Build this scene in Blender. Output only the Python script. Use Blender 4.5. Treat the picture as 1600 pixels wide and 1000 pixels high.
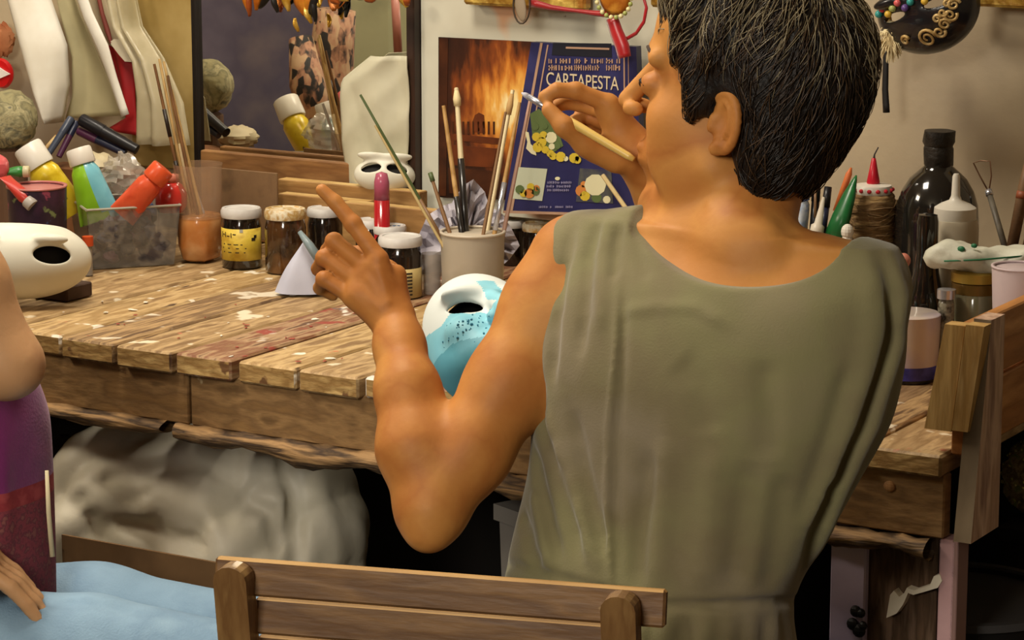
import bpy, bmesh, math, random
import numpy as np
from mathutils import Vector, Matrix, Euler

for o in list(bpy.data.objects):
    bpy.data.objects.remove(o)
random.seed(7)
RNG = np.random.default_rng(7)
SC = bpy.context.scene
COL = SC.collection
PI = math.pi

# ---------------------------------------------------------------- camera
CAM_Z = 1.6
YAW = math.radians(31.0)      # camera turned to the left of the bench's normal
PITCH = math.radians(11.5)    # looking slightly down
FPX = 4400.0                  # focal length in pixels of a 1600 px wide frame
cam_d = bpy.data.cameras.new('camera')
cam_d.sensor_width = 36.0
cam_d.lens = FPX / 1600.0 * 36.0
cam_d.clip_start = 0.05
cam_d.clip_end = 60
cam = bpy.data.objects.new('camera', cam_d)
COL.objects.link(cam)
cam.location = (0, 0, CAM_Z)
cam.rotation_euler = (math.radians(90) - PITCH, 0, YAW)
SC.camera = cam

# ---------------------------------------------------------------- world, lights, exposure
w = bpy.data.worlds.new('room_air')
w.use_nodes = True
w.node_tree.nodes['Background'].inputs[0].default_value = (1.0, 0.86, 0.68, 1)
w.node_tree.nodes['Background'].inputs[1].default_value = 0.10
SC.world = w


def area_lamp(name, loc, size, power, color, target=None, sy=None):
    d = bpy.data.lights.new(name, 'AREA')
    d.energy = power
    d.color = color
    d.size = size
    if sy:
        d.shape = 'RECTANGLE'
        d.size_y = sy
    o = bpy.data.objects.new(name, d)
    o.location = loc
    t = Vector(target if target else (loc[0], loc[1], 0)) - Vector(loc)
    o.rotation_euler = t.to_track_quat('-Z', 'Y').to_euler()
    COL.objects.link(o)
    return o


area_lamp('ceiling_lamp', (-2.3, 2.75, 2.62), 0.5, 26, (1.0, 0.90, 0.74))
area_lamp('ceiling_lamp', (-1.0, -0.7, 2.25), 0.8, 50, (1.0, 0.93, 0.80), (-1.6, 2.9, 0.9))
area_lamp('ceiling_lamp', (-3.6, 1.6, 2.62), 0.6, 26, (1.0, 0.87, 0.68), (-2.2, 3.0, 0.8))
area_lamp('mirror_fill_lamp', (-3.1, 3.45, 2.3), 0.25, 9, (1.0, 0.90, 0.76), (-4.0, 2.3, 0.9))  # added fill, brightens what the mirror reflects

vs = SC.view_settings
vs.view_transform = 'Standard'
vs.look = 'None'
vs.gamma = 1.0
vs.use_curve_mapping = False
vs.exposure = 0.5
SC.display_settings.display_device = 'sRGB'

# ---------------------------------------------------------------- where a pixel of the photograph lies in the room
CX = Vector((math.cos(YAW), math.sin(YAW), 0))       # camera right, level
CD = Vector((-math.sin(YAW), math.cos(YAW), 0))      # camera forward, level
cP, sP = math.cos(PITCH), math.sin(PITCH)


def ray(px, py):
    xr = (px - 800) / FPX
    yr = (py - 500) / FPX
    fwd = cP - yr * sP
    dn = sP + yr * cP
    return CX * xr + CD * fwd + Vector((0, 0, -dn)), fwd, dn


def W(px, py, D):
    """point seen at a pixel, D metres away measured level along the view"""
    r, fwd, dn = ray(px, py)
    return Vector((0, 0, CAM_Z)) + r * (D / fwd)


def at_z(px, py, z):
    r, fwd, dn = ray(px, py)
    return Vector((0, 0, CAM_Z)) + r * ((CAM_Z - z) / dn)


def at_v(px, py, v):
    r, fwd, dn = ray(px, py)
    return Vector((0, 0, CAM_Z)) + r * (v / r.y)


def mpp(p):
    """metres per pixel at a world point"""
    return (Vector(p).dot(CD)) / FPX


def lin(c):
    if isinstance(c, str):
        c = c.lstrip('#')
        c = [int(c[i:i + 2], 16) / 255 for i in (0, 2, 4)]
    return tuple((x / 12.92 if x <= 0.04045 else ((x + 0.055) / 1.055) ** 2.4) for x in c[:3]) + (1,)


# ---------------------------------------------------------------- materials
MATS = {}


def mat(name, c, c2=None, scale=8, stretch=(1, 1, 1), rough=0.6, metal=0, bump=0.0, bscale=None, detail=5,
        alpha=1, trans=0, spec=0.5, sss=0, coat=0, pos=(0.35, 0.65), ior=1.45, sheen=0, spots=None, dist=0.0):
    if name in MATS:
        return MATS[name]
    m = bpy.data.materials.new(name)
    m.use_nodes = True
    nt = m.node_tree
    N, L = nt.nodes, nt.links
    b = N['Principled BSDF']
    b.inputs['Base Color'].default_value = lin(c)
    b.inputs['Roughness'].default_value = rough
    b.inputs['Metallic'].default_value = metal
    b.inputs['Specular IOR Level'].default_value = spec
    b.inputs['IOR'].default_value = ior
    b.inputs['Transmission Weight'].default_value = trans
    b.inputs['Alpha'].default_value = alpha
    b.inputs['Coat Weight'].default_value = coat
    b.inputs['Sheen Weight'].default_value = sheen
    if sss:
        b.inputs['Subsurface Weight'].default_value = sss
        b.inputs['Subsurface Radius'].default_value = (0.01, 0.004, 0.002)
        b.inputs['Subsurface Scale'].default_value = 1.0
    tc = N.new('ShaderNodeTexCoord')
    mp = N.new('ShaderNodeMapping')
    mp.inputs['Scale'].default_value = stretch
    L.new(tc.outputs['Object'], mp.inputs['Vector'])
    last = None
    if c2 is not None:
        nz = N.new('ShaderNodeTexNoise')
        nz.inputs['Scale'].default_value = scale
        nz.inputs['Detail'].default_value = detail
        nz.inputs['Distortion'].default_value = dist
        L.new(mp.outputs['Vector'], nz.inputs['Vector'])
        rp = N.new('ShaderNodeValToRGB')
        cs = [c] + (list(c2) if isinstance(c2, (list, tuple)) and not isinstance(c2[0], float) else [c2])
        el = rp.color_ramp.elements
        while len(el) < len(cs):
            el.new(0.5)
        for i, cc in enumerate(cs):
            el[i].position = pos[0] + (pos[1] - pos[0]) * i / (len(cs) - 1)
            el[i].color = lin(cc)
        L.new(nz.outputs['Fac'], rp.inputs['Fac'])
        last = rp.outputs['Color']
    for sp in (spots or []):
        # (colour, scale, threshold, stretch)
        mp2 = N.new('ShaderNodeMapping')
        mp2.inputs['Scale'].default_value = sp[3] if len(sp) > 3 else (1, 1, 1)
        mp2.inputs['Location'].default_value = (sp[1] * .37, sp[2] * 3.1, .7)
        L.new(tc.outputs['Object'], mp2.inputs['Vector'])
        n2 = N.new('ShaderNodeTexNoise')
        n2.inputs['Scale'].default_value = sp[1]
        n2.inputs['Detail'].default_value = 3
        L.new(mp2.outputs['Vector'], n2.inputs['Vector'])
        r2 = N.new('ShaderNodeValToRGB')
        r2.color_ramp.elements[0].position = sp[2]
        r2.color_ramp.elements[0].color = (0, 0, 0, 1)
        r2.color_ramp.elements[1].position = min(1, sp[2] + 0.035)
        r2.color_ramp.elements[1].color = (1, 1, 1, 1)
        L.new(n2.outputs['Fac'], r2.inputs['Fac'])
        mx = N.new('ShaderNodeMix')
        mx.data_type = 'RGBA'
        L.new(r2.outputs['Color'], mx.inputs['Factor'])
        if last is None:
            mx.inputs['A'].default_value = lin(c)
        else:
            L.new(last, mx.inputs['A'])
        mx.inputs['B'].default_value = lin(sp[0])
        last = mx.outputs['Result']
    if last is not None:
        L.new(last, b.inputs['Base Color'])
    if bump:
        nb = N.new('ShaderNodeTexNoise')
        nb.inputs['Scale'].default_value = bscale or scale * 2
        nb.inputs['Detail'].default_value = 6
        L.new(mp.outputs['Vector'], nb.inputs['Vector'])
        bp = N.new('ShaderNodeBump')
        bp.inputs['Strength'].default_value = bump
        bp.inputs['Distance'].default_value = 0.01
        L.new(nb.outputs['Fac'], bp.inputs['Height'])
        L.new(bp.outputs['Normal'], b.inputs['Normal'])
    MATS[name] = m
    return m


# ---------------------------------------------------------------- mesh helpers
def finish(me, name, m, parent=None, smooth=True, props=None):
    if smooth:
        me.polygons.foreach_set('use_smooth', [True] * len(me.polygons))
    if m is not None:
        me.materials.append(m)
    me.update()
    o = bpy.data.objects.new(name, me)
    COL.objects.link(o)
    if parent is not None:
        o.parent = parent
    if props:
        for k, v in props.items():
            o[k] = v
    return o


def wloc(o):
    p = Vector((0, 0, 0))
    while o is not None:
        p += Vector(o.location)
        o = o.parent
    return p


class MB:
    """collects shapes in one mesh; vertices are given in world coordinates unless local is asked for"""

    def __init__(s):
        s.v, s.f = [], []

    def add(s, vs_, fs):
        n = len(s.v)
        s.v += [Vector(v) for v in vs_]
        s.f += [tuple(i + n for i in f) for f in fs]
        return s

    def box(s, c, size, R=None, bev=0.0, jit=0.0):
        c = Vector(c)
        hx, hy, hz = size[0] / 2, size[1] / 2, size[2] / 2
        bm = bmesh.new()
        bmesh.ops.create_cube(bm, size=1)
        for v in bm.verts:
            v.co = Vector((v.co.x * size[0], v.co.y * size[1], v.co.z * size[2]))
            if jit:
                v.co += Vector((random.uniform(-jit, jit), random.uniform(-jit, jit), random.uniform(-jit, jit)))
        if bev:
            bmesh.ops.bevel(bm, geom=list(bm.edges), offset=bev, segments=1, affect='EDGES')
        bm.verts.index_update()
        vs_ = [(R @ v.co if R is not None else v.co) + c for v in bm.verts]
        fs = [[v.index for v in f.verts] for f in bm.faces]
        bm.free()
        return s.add(vs_, fs)

    def hexa(s, p):
        """8 corners: bottom 4 ccw, top 4 ccw"""
        return s.add(p, [(3, 2, 1, 0), (4, 5, 6, 7), (0, 1, 5, 4), (1, 2, 6, 5), (2, 3, 7, 6), (3, 0, 4, 7)])

    def tube(s, pts, rad, n=10, cap=True, flat=1.0, up=None):
        pts = [Vector(p) for p in pts]
        if not hasattr(rad, '__len__'):
            rad = [rad] * len(pts)
        vs_, fs = [], []
        prevx = None
        for i, p in enumerate(pts):
            a = pts[max(i - 1, 0)]
            b = pts[min(i + 1, len(pts) - 1)]
            t = (b - a).normalized() if (b - a).length > 1e-9 else Vector((0, 0, 1))
            if prevx is None:
                ref = Vector(up) if up else (Vector((0, 0, 1)) if abs(t.z) < 0.9 else Vector((1, 0, 0)))
                x = ref.cross(t).normalized()
            else:
                x = (prevx - t * prevx.dot(t)).normalized()
            prevx = x
            y = t.cross(x)
            for k in range(n):
                an = 2 * PI * k / n
                fl = flat[i] if hasattr(flat, '__len__') else flat
                vs_.append(p + x * math.cos(an) * rad[i] + y * math.sin(an) * rad[i] * fl)
        for i in range(len(pts) - 1):
            for k in range(n):
                k2 = (k + 1) % n
                fs.append((i * n + k, i * n + k2, (i + 1) * n + k2, (i + 1) * n + k))
        if cap:
            fs.append(tuple(range(n))[::-1])
            fs.append(tuple((len(pts) - 1) * n + k for k in range(n)))
        return s.add(vs_, fs)

    def lathe(s, prof, n=24, o=(0, 0, 0), R=None, wob=None):
        o = Vector(o)
        vs_, fs = [], []
        for i, (r, z) in enumerate(prof):
            for k in range(n):
                an = 2 * PI * k / n
                rr = r * (wob(an, z) if wob else 1)
                p = Vector((rr * math.cos(an), rr * math.sin(an), z))
                vs_.append((R @ p if R is not None else p) + o)
        for i in range(len(prof) - 1):
            for k in range(n):
                k2 = (k + 1) % n
                fs.append((i * n + k, i * n + k2, (i + 1) * n + k2, (i + 1) * n + k))
        if prof[0][0] > 1e-5:
            fs.append(tuple(range(n))[::-1])
        if prof[-1][0] > 1e-5:
            fs.append(tuple((len(prof) - 1) * n + k for k in range(n)))
        return s.add(vs_, fs)

    def ball(s, c, r, n=16, m=10, R=None, wob=None):
        r = Vector(r) if hasattr(r, '__len__') else Vector((r, r, r))
        vs_, fs = [], []
        c = Vector(c)
        for i in range(m + 1):
            th = PI * i / m
            for k in range(n):
                an = 2 * PI * k / n
                d = Vector((math.sin(th) * math.cos(an), math.sin(th) * math.sin(an), math.cos(th)))
                q = Vector((d.x * r.x, d.y * r.y, d.z * r.z))
                if wob:
                    q *= wob(d)
                vs_.append((R @ q if R is not None else q) + c)
        for i in range(m):
            for k in range(n):
                k2 = (k + 1) % n
                fs.append((i * n + k, (i + 1) * n + k, (i + 1) * n + k2, i * n + k2))
        return s.add(vs_, fs)

    def prism(s, poly, d):
        """polygon (world points) pushed along vector d"""
        n = len(poly)
        d = Vector(d)
        vs_ = [Vector(p) for p in poly] + [Vector(p) + d for p in poly]
        fs = [tuple(range(n))[::-1], tuple(range(n, 2 * n))]
        for k in range(n):
            k2 = (k + 1) % n
            fs.append((k, k2, n + k2, n + k))
        return s.add(vs_, fs)

    def grid(s, fn, nu, nv, thick=0.0):
        pts = [[Vector(fn(i / nu, j / nv)) for j in range(nv + 1)] for i in range(nu + 1)]
        vs_ = [p for row in pts for p in row]
        w_ = nv + 1
        fs = [(i * w_ + j, (i + 1) * w_ + j, (i + 1) * w_ + j + 1, i * w_ + j + 1) for i in range(nu) for j in range(nv)]
        if thick:
            nrm = []
            for i in range(nu + 1):
                for j in range(nv + 1):
                    a = pts[min(i + 1, nu)][j] - pts[max(i - 1, 0)][j]
                    b = pts[i][min(j + 1, nv)] - pts[i][max(j - 1, 0)]
                    c = a.cross(b)
                    nrm.append(c.normalized() if c.length > 1e-12 else Vector((0, 0, 1)))
            n = len(vs_)
            vs_ = vs_ + [v - nn * thick for v, nn in zip(vs_, nrm)]
            fs = fs + [tuple(x + n for x in f[::-1]) for f in fs]
            for i in range(nu):
                a, b = i * w_, (i + 1) * w_
                fs.append((b, a, a + n, b + n))
                a, b = i * w_ + nv, (i + 1) * w_ + nv
                fs.append((a, b, b + n, a + n))
            for j in range(nv):
                a, b = j, j + 1
                fs.append((a, b, b + n, a + n))
                a, b = nu * w_ + j, nu * w_ + j + 1
                fs.append((b, a, a + n, b + n))
        return s.add(vs_, fs)

    def build(s, name, m, parent=None, smooth=False, label=None, local=False, autos=None, kind=None):
        off = Vector((0, 0, 0)) if local or parent is None else wloc(parent)
        me = bpy.data.meshes.new(name)
        me.from_pydata([v - off for v in s.v], [], s.f)
        bm = bmesh.new()
        bm.from_mesh(me)
        bmesh.ops.remove_doubles(bm, verts=bm.verts, dist=1e-6)
        bmesh.ops.recalc_face_normals(bm, faces=bm.faces)
        bm.to_mesh(me)
        bm.free()
        o = finish(me, name, m, parent, smooth)
        if smooth and autos is not None:
            me.set_sharp_from_angle(angle=math.radians(autos))
        if label:
            o['label'] = label
        if kind:
            o['kind'] = kind
        return o


def thing(name, label, cat, loc, group=None):
    o = bpy.data.objects.new(name, None)
    o.empty_display_size = 0.03
    COL.objects.link(o)
    o.location = loc
    o['label'] = label
    o['category'] = cat
    if group:
        o['group'] = group
    return o


def tag(o, label, cat, group=None, kind=None):
    o['label'] = label
    o['category'] = cat
    if group:
        o['group'] = group
    if kind:
        o['kind'] = kind
    return o


def struct(o):
    o['kind'] = 'structure'
    return o


def copy_tree(o, parent=None):
    c = o.copy()
    COL.objects.link(c)
    if parent is not None:
        c.parent = parent
    for ch in [x for x in bpy.data.objects if x.parent == o]:
        copy_tree(ch, c)
    return c


# ---------------------------------------------------------------- signed distance fields and their surfaces
class Field:
    def __init__(s, lo, hi, h):
        s.lo = np.array(lo, float)
        s.h = h
        s.n = np.ceil((np.array(hi, float) - s.lo) / h).astype(int) + 1
        s.F = np.full(tuple(s.n), 0.06, np.float32)

    def win(s, lo, hi, pad):
        a = np.clip(np.floor((np.array(lo) - pad - s.lo) / s.h).astype(int), 0, s.n)
        b = np.clip(np.ceil((np.array(hi) + pad - s.lo) / s.h).astype(int) + 1, 0, s.n)
        if np.any(b <= a):
            return None
        ax = [(s.lo[i] + s.h * np.arange(a[i], b[i])).astype(np.float32) for i in range(3)]
        return (slice(a[0], b[0]), slice(a[1], b[1]), slice(a[2], b[2])), ax[0][:, None, None], ax[1][None, :, None], ax[2][None, None, :]

    def op(s, prim, k=0.01, mode='u'):
        fn, lo, hi = prim
        w_ = s.win(lo, hi, max(k, 0.004) + 3 * s.h)
        if w_ is None:
            return
        sl, X, Y, Z = w_
        d = fn(X, Y, Z).astype(np.float32)
        b = s.F[sl]
        if mode == 'u':
            if k > 0:
                t = np.clip(0.5 + 0.5 * (b - d) / k, 0, 1)
                s.F[sl] = b * (1 - t) + d * t - k * t * (1 - t)
            else:
                s.F[sl] = np.minimum(b, d)
        elif mode == 'c':      # carve
            if k > 0:
                t = np.clip(0.5 - 0.5 * (b + d) / k, 0, 1)
                s.F[sl] = b * (1 - t) - d * t + k * t * (1 - t)
            else:
                s.F[sl] = np.maximum(b, -d)
        elif mode == 'add':
            s.F[sl] = b + d

    def chain(s, pts, rad, k=0.01, mode='u'):
        for i in range(len(pts) - 1):
            s.op(cone(pts[i], pts[i + 1], rad[i], rad[i + 1]), k, mode)

    def crease(s, pts, wd, amp):
        """a fold: ridge when amp is positive, valley when negative"""
        pts = [np.array(p, float) for p in pts]
        lo = np.min(pts, 0) - 2.4 * wd
        hi = np.max(pts, 0) + 2.4 * wd
        # only a narrow band around the line is touched, so cut long folds into chunks that share their distance
        best = None
        w_ = s.win(lo, hi, 0)
        if w_ is None:
            return
        sl, X, Y, Z = w_
        D2_ = np.full((X.size, Y.size, Z.size), 1.0, np.float32)
        total = sum(np.linalg.norm(b - a) for a, b in zip(pts[:-1], pts[1:]))
        run = 0
        TT = np.zeros_like(D2_)
        org = np.array([X.ravel()[0], Y.ravel()[0], Z.ravel()[0]])
        for a, b in zip(pts[:-1], pts[1:]):
            ba = b - a
            L2 = float(ba @ ba) + 1e-12
            l_ = np.clip(((np.minimum(a, b) - 2.4 * wd - org) / s.h).astype(int), 0, None)
            h_ = np.minimum(((np.maximum(a, b) + 2.4 * wd - org) / s.h).astype(int) + 2, D2_.shape)
            if np.any(h_ <= l_):
                run += math.sqrt(L2)
                continue
            q = (slice(l_[0], h_[0]), slice(l_[1], h_[1]), slice(l_[2], h_[2]))
            x, y, z = X[q[0]], Y[:, q[1]], Z[:, :, q[2]]
            t = np.clip(((x - a[0]) * ba[0] + (y - a[1]) * ba[1] + (z - a[2]) * ba[2]) / L2, 0, 1)
            d2 = (x - a[0] - t * ba[0]) ** 2 + (y - a[1] - t * ba[1]) ** 2 + (z - a[2] - t * ba[2]) ** 2
            m_ = d2 < D2_[q]
            D2_[q] = np.where(m_, d2, D2_[q])
            TT[q] = np.where(m_, (run + t * math.sqrt(L2)) / total, TT[q])
            run += math.sqrt(L2)
        g = np.exp(-D2_ / (wd * wd)) * np.clip(np.minimum(TT, 1 - TT) * 6 + .15, 0, 1)
        s.F[sl] = s.F[sl] - amp * g

    def mesh(s, smooth_it=2):
        F, h = s.F, s.h
        S = F < 0
        n = np.array(F.shape) - 1
        allc = np.ones(tuple(n), bool)
        anyc = np.zeros(tuple(n), bool)
        offs = [(i, j, k) for i in (0, 1) for j in (0, 1) for k in (0, 1)]
        for o in offs:
            v = S[o[0]:n[0] + o[0], o[1]:n[1] + o[1], o[2]:n[2] + o[2]]
            allc &= v
            anyc |= v
        act = anyc & ~allc
        I, J, K = np.nonzero(act)
        vals = {o: F[I + o[0], J + o[1], K + o[2]].astype(float) for o in offs}
        acc = np.zeros((len(I), 3))
        cnt = np.zeros(len(I))
        for o in offs:
            for ax in range(3):
                if o[ax] == 0:
                    q = list(o)
                    q[ax] = 1
                    q = tuple(q)
                    a, b = vals[o], vals[q]
                    cr = (a < 0) != (b < 0)
                    t = np.where(cr, a / np.where(cr, a - b, 1), 0)
                    p = np.tile(np.array(o, float), (len(I), 1))
                    p[:, ax] += t
                    acc += p * cr[:, None]
                    cnt += cr
        V = acc / cnt[:, None] + np.stack([I, J, K], 1)
        V = V * h + s.lo
        ids = np.full(tuple(n), -1, np.int32)
        ids[I, J, K] = np.arange(len(I))
        quads = []
        for ax in range(3):
            sl0 = [slice(None)] * 3
            sl1 = [slice(None)] * 3
            sl0[ax] = slice(0, -1)
            sl1[ax] = slice(1, None)
            A, B = S[tuple(sl0)], S[tuple(sl1)]
            e = np.nonzero(A != B)
            e = [x for x in e]
            o1, o2 = (ax + 1) % 3, (ax + 2) % 3
            ok = (e[o1] > 0) & (e[o2] > 0) & (e[o1] < n[o1]) & (e[o2] < n[o2])
            e = [x[ok] for x in e]
            sgn = A[e[0], e[1], e[2]]
            def idx(d1, d2):
                q = [x.copy() for x in e]
                q[o1] = q[o1] - d1
                q[o2] = q[o2] - d2
                return ids[q[0], q[1], q[2]]
            q = np.stack([idx(1, 1), idx(0, 1), idx(0, 0), idx(1, 0)], 1)
            q[~sgn] = q[~sgn][:, ::-1]
            quads.append(q)
        Q = np.concatenate(quads)
        Q = Q[(Q >= 0).all(1)]
        E = np.concatenate([Q[:, [0, 1]], Q[:, [1, 2]], Q[:, [2, 3]], Q[:, [3, 0]]])
        E = np.concatenate([E, E[:, ::-1]])
        deg = np.maximum(np.bincount(E[:, 0], minlength=len(V)), 1)
        for it in range(smooth_it):
            for lam in (0.55, -0.57):
                avg = np.stack([np.bincount(E[:, 0], weights=V[E[:, 1], c], minlength=len(V)) for c in range(3)], 1) / deg[:, None]
                V = V + lam * (avg - V)
        return V, Q


def np_mesh(name, V, Q, m, parent=None, off=None, label=None, cull=None):
    if off is None:
        off = wloc(parent) if parent is not None else Vector((0, 0, 0))
    V = V - np.array(off)
    me = bpy.data.meshes.new(name)
    me.vertices.add(len(V))
    me.vertices.foreach_set('co', V.astype(np.float32).ravel())
    me.loops.add(Q.size)
    me.loops.foreach_set('vertex_index', Q.astype(np.int32).ravel())
    me.polygons.add(len(Q))
    me.polygons.foreach_set('loop_start', np.arange(0, Q.size, Q.shape[1], dtype=np.int32))
    me.update(calc_edges=True)
    me.validate()
    o = finish(me, name, m, parent, True)
    if label:
        o['label'] = label
    return o


def cone(a, b, r1, r2):
    a, b = np.array(a, float), np.array(b, float)
    ba = b - a
    L2 = float(ba @ ba) + 1e-12
    R = max(r1, r2)

    def fn(X, Y, Z):
        t = np.clip(((X - a[0]) * ba[0] + (Y - a[1]) * ba[1] + (Z - a[2]) * ba[2]) / L2, 0, 1)
        return np.sqrt((X - a[0] - t * ba[0]) ** 2 + (Y - a[1] - t * ba[1]) ** 2 + (Z - a[2] - t * ba[2]) ** 2) - (r1 + t * (r2 - r1))
    return fn, np.minimum(a, b) - R, np.maximum(a, b) + R


def ell(c, r, M=None):
    """ellipsoid; M columns are its axes"""
    c, r = np.array(c, float), np.array(r, float)
    M = np.eye(3) if M is None else np.array(M, float)
    ext = np.sqrt(((M * r[None, :]) ** 2).sum(1))

    def fn(X, Y, Z):
        dx, dy, dz = X - c[0], Y - c[1], Z - c[2]
        q = [(M[0, i] * dx + M[1, i] * dy + M[2, i] * dz) for i in range(3)]
        k0 = np.sqrt(sum((q[i] / r[i]) ** 2 for i in range(3)))
        k1 = np.sqrt(sum((q[i] / r[i] ** 2) ** 2 for i in range(3))) + 1e-9
        return np.where(k0 < 1e-3, -r.min(), k0 * (k0 - 1) / k1)
    return fn, c - ext, c + ext


def loft(levels):
    """levels: (z, cx, cy, a, b) sorted by z ascending"""
    L = np.array(sorted(levels), float)
    # resample the rings and soften the kinks between them
    zz_ = np.linspace(L[0, 0], L[-1, 0], 90)
    R_ = np.stack([zz_] + [np.interp(zz_, L[:, 0], L[:, i]) for i in range(1, 5)], 1)
    for _ in range(14):
        R_[1:-1, 1:] = .25 * R_[:-2, 1:] + .5 * R_[1:-1, 1:] + .25 * R_[2:, 1:]
    L = R_
    lo = np.array([(L[:, 1] - L[:, 3]).min(), (L[:, 2] - L[:, 4]).min(), L[0, 0]])
    hi = np.array([(L[:, 1] + L[:, 3]).max(), (L[:, 2] + L[:, 4]).max(), L[-1, 0]])

    def fn(X, Y, Z):
        zz = np.clip(Z, L[0, 0], L[-1, 0])
        cx, cy, a, b = [np.interp(zz, L[:, 0], L[:, i]) for i in (1, 2, 3, 4)]
        p = 2.35
        q = (np.abs((X - cx) / a) ** p + np.abs((Y - cy) / b) ** p) ** (1 / p)
        d = (q - 1) * np.minimum(a, b)
        return np.maximum(d, np.maximum(L[0, 0] - Z, Z - L[-1, 0]))
    return fn, lo, hi

# ================================================================ the room
VW = 3.86            # plane of the wall behind the bench
BZ = 0.78            # top of the workbench
BV = 3.03            # its front edge
wall_m = mat('plaster', '#b0a28a', ['#b3a284', '#9c8d78', '#a69e8e'], scale=1.6, detail=6, rough=0.85, bump=0.12, bscale=40,
             pos=(0.3, 0.7), dist=0.2)
ochre_m = mat('ochre_plaster', '#a98f55', '#8d7440', scale=3, rough=0.85, bump=0.1, bscale=30)
dark_m = mat('near_black', '#0d0a08', '#1a130e', scale=5, rough=0.9)
floor_m = mat('dirty_floor', '#17110d', '#2a2018', scale=4, rough=0.85, bump=0.1)


def slab(name, lo, hi, m):
    c = [(a + b) / 2 for a, b in zip(lo, hi)]
    mb = MB().box(c, [b - a for a, b in zip(lo, hi)])
    return struct(mb.build(name, m))


slab('floor', (-5.6, -2.1, -0.1), (1.7, VW + 0.1, 0), floor_m)
slab('ceiling', (-5.6, -2.1, 2.7), (1.7, VW + 0.1, 2.8), mat('ceiling_paint', '#b8a88c', rough=0.9))
slab('wall_back', (-5.6, VW, 0), (1.7, VW + 0.1, 2.7), wall_m)
slab('wall_left', (-5.7, -2.1, 0), (-5.6, VW, 2.7), ochre_m)
slab('wall_right', (1.7, -2.1, 0), (1.8, VW, 2.7), wall_m)
slab('wall_front', (-5.6, -2.2, 0), (1.7, -2.1, 2.7), wall_m)
# near-black sheet at the wall, putting shade into the space under the bench
slab('shade_backing_1', (-4.6, VW - 0.03, 0.0), (-0.2, VW - 0.001, BZ - 0.04), dark_m)

# ================================================================ the workbench
P = [(0.9, '#a9814f')]
plank_ms = [
    mat('plank_a', '#a6885e', ['#8c6f48', '#b89a6e', '#7a5d3a'], scale=8, stretch=(5, 1.0, 5), rough=0.62, bump=0.25, bscale=18,
        spots=[('#d9cbb0', 17, 0.625), ('#5b3e26', 9, 0.66, (3, .7, 1)), ('#b06a4e', 22, 0.71)]),
    mat('plank_b', '#8f7350', ['#6f5436', '#ae8e62', '#5c4229'], scale=8, stretch=(7, 0.8, 6), rough=0.6, bump=0.25, bscale=18,
        spots=[('#cfc3ad', 14, 0.62), ('#8c3f2a', 19, 0.70), ('#7f8f4c', 24, 0.73)]),
    mat('plank_c', '#ae9062', ['#967749', '#c2a474', '#82643f'], scale=8, stretch=(5, 1.0, 5), rough=0.62, bump=0.25, bscale=18,
        spots=[('#e6dcc8', 20, 0.62), ('#4b3424', 12, 0.68, (3, .7, 1)), ('#c2603c', 26, 0.72)]),
    mat('plank_paint', '#8a6a48', ['#7a4c34', '#a98a66', '#5f3f2a'], scale=10, stretch=(5, 1, 5), rough=0.6, bump=0.25, bscale=18,
        spots=[('#d9d2c6', 13, 0.60, (1.6, .8, 1)), ('#914032', 16, 0.64), ('#565a60', 15, 0.67)]),
]
end_m = mat('plank_end', '#b4925a', ['#8f6c3a', '#c6a56a'], scale=20, stretch=(1, 1, 3), rough=0.7, bump=0.2,
            spots=[('#6c4a2a', 24, 0.64)])
apron_m = mat('apron_wood', '#8f6c40', ['#7c5d38', '#9a774b', '#725532'], scale=9, stretch=(1.2, 1, 4), rough=0.75, bump=0.2, bscale=26,
              spots=[('#c9b489', 26, 0.73)])
rail_m = mat('rail_wood', '#7e6240', ['#3b2a1b', '#a07d52', '#5d4530'], scale=7, stretch=(1, 1, 10), rough=0.75, bump=0.5, bscale=14)

BR = at_z(1490, 703, BZ).x            # right end of the bench
bench = thing('workbench', 'long rough pallet-wood workbench with paint-splattered planks along the wall', 'workbench', (BR, BV, 0))
PW = 0.1035
u = BR
i = 0
while u > -4.45:
    wd = PW - random.uniform(0.005, 0.009)
    fr = BV + random.uniform(-0.008, 0.006)
    if i == 0:
        fr = BV
    top = BZ - random.uniform(0, 0.0025)
    th = random.uniform(0.027, 0.031)
    c = (u - PW / 2, (fr + VW - 0.005) / 2, top - th / 2)
    mb = MB().box(c, (wd, VW - 0.005 - fr, th), bev=0.003, R=Matrix.Rotation(random.uniform(-0.002, 0.002), 3, 'Z'))
    pm = plank_ms[[0, 1, 2, 3, 3, 0, 3, 3, 0, 2, 3, 0, 1, 2, 0][i % 15]]
    o = mb.build('plank', pm, bench)
    o.data.materials.append(end_m)
    for f in o.data.polygons:
        if f.normal.y < -0.9:
            f.material_index = 1
    u -= PW
    i += 1
BL = u
# apron boards and the bark-edged boards below them
splits = [BR + 0.0, at_v(288, 600, BV + .02).x, BL + 0.8, BL]
splits = [BR, at_v(905, 700, BV).x, at_v(288, 600, BV).x, -3.4, BL]
for a, b in zip(splits[:-1], splits[1:]):
    MB().box(((a + b) / 2, BV + 0.022, 0.713), (abs(a - b) - 0.004, 0.022, 0.078), bev=0.002).build('apron_board', apron_m, bench)


def bark_board(a, b, zt, hh, v0):
    n = 28
    ph = random.random() * 9
    mb = MB()

    def fn(s, t):
        x = a + (b - a) * s
        an = t * 2 * PI
        hgt = hh * (0.72 + 0.28 * math.sin(s * 7 + ph) * math.sin(s * 17 + ph * 2))
        zc = zt - hgt / 2
        z = zc + math.sin(an) * hgt / 2 + 0.0022 * math.sin(s * 60 + an * 2)
        y = v0 + math.cos(an) * 0.017 * (1 + 0.15 * math.sin(s * 23 + ph))
        return (x, y, z)
    mb.grid(fn, n, 12)
    return mb.build('bark_board', rail_m, bench, smooth=True)


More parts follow.
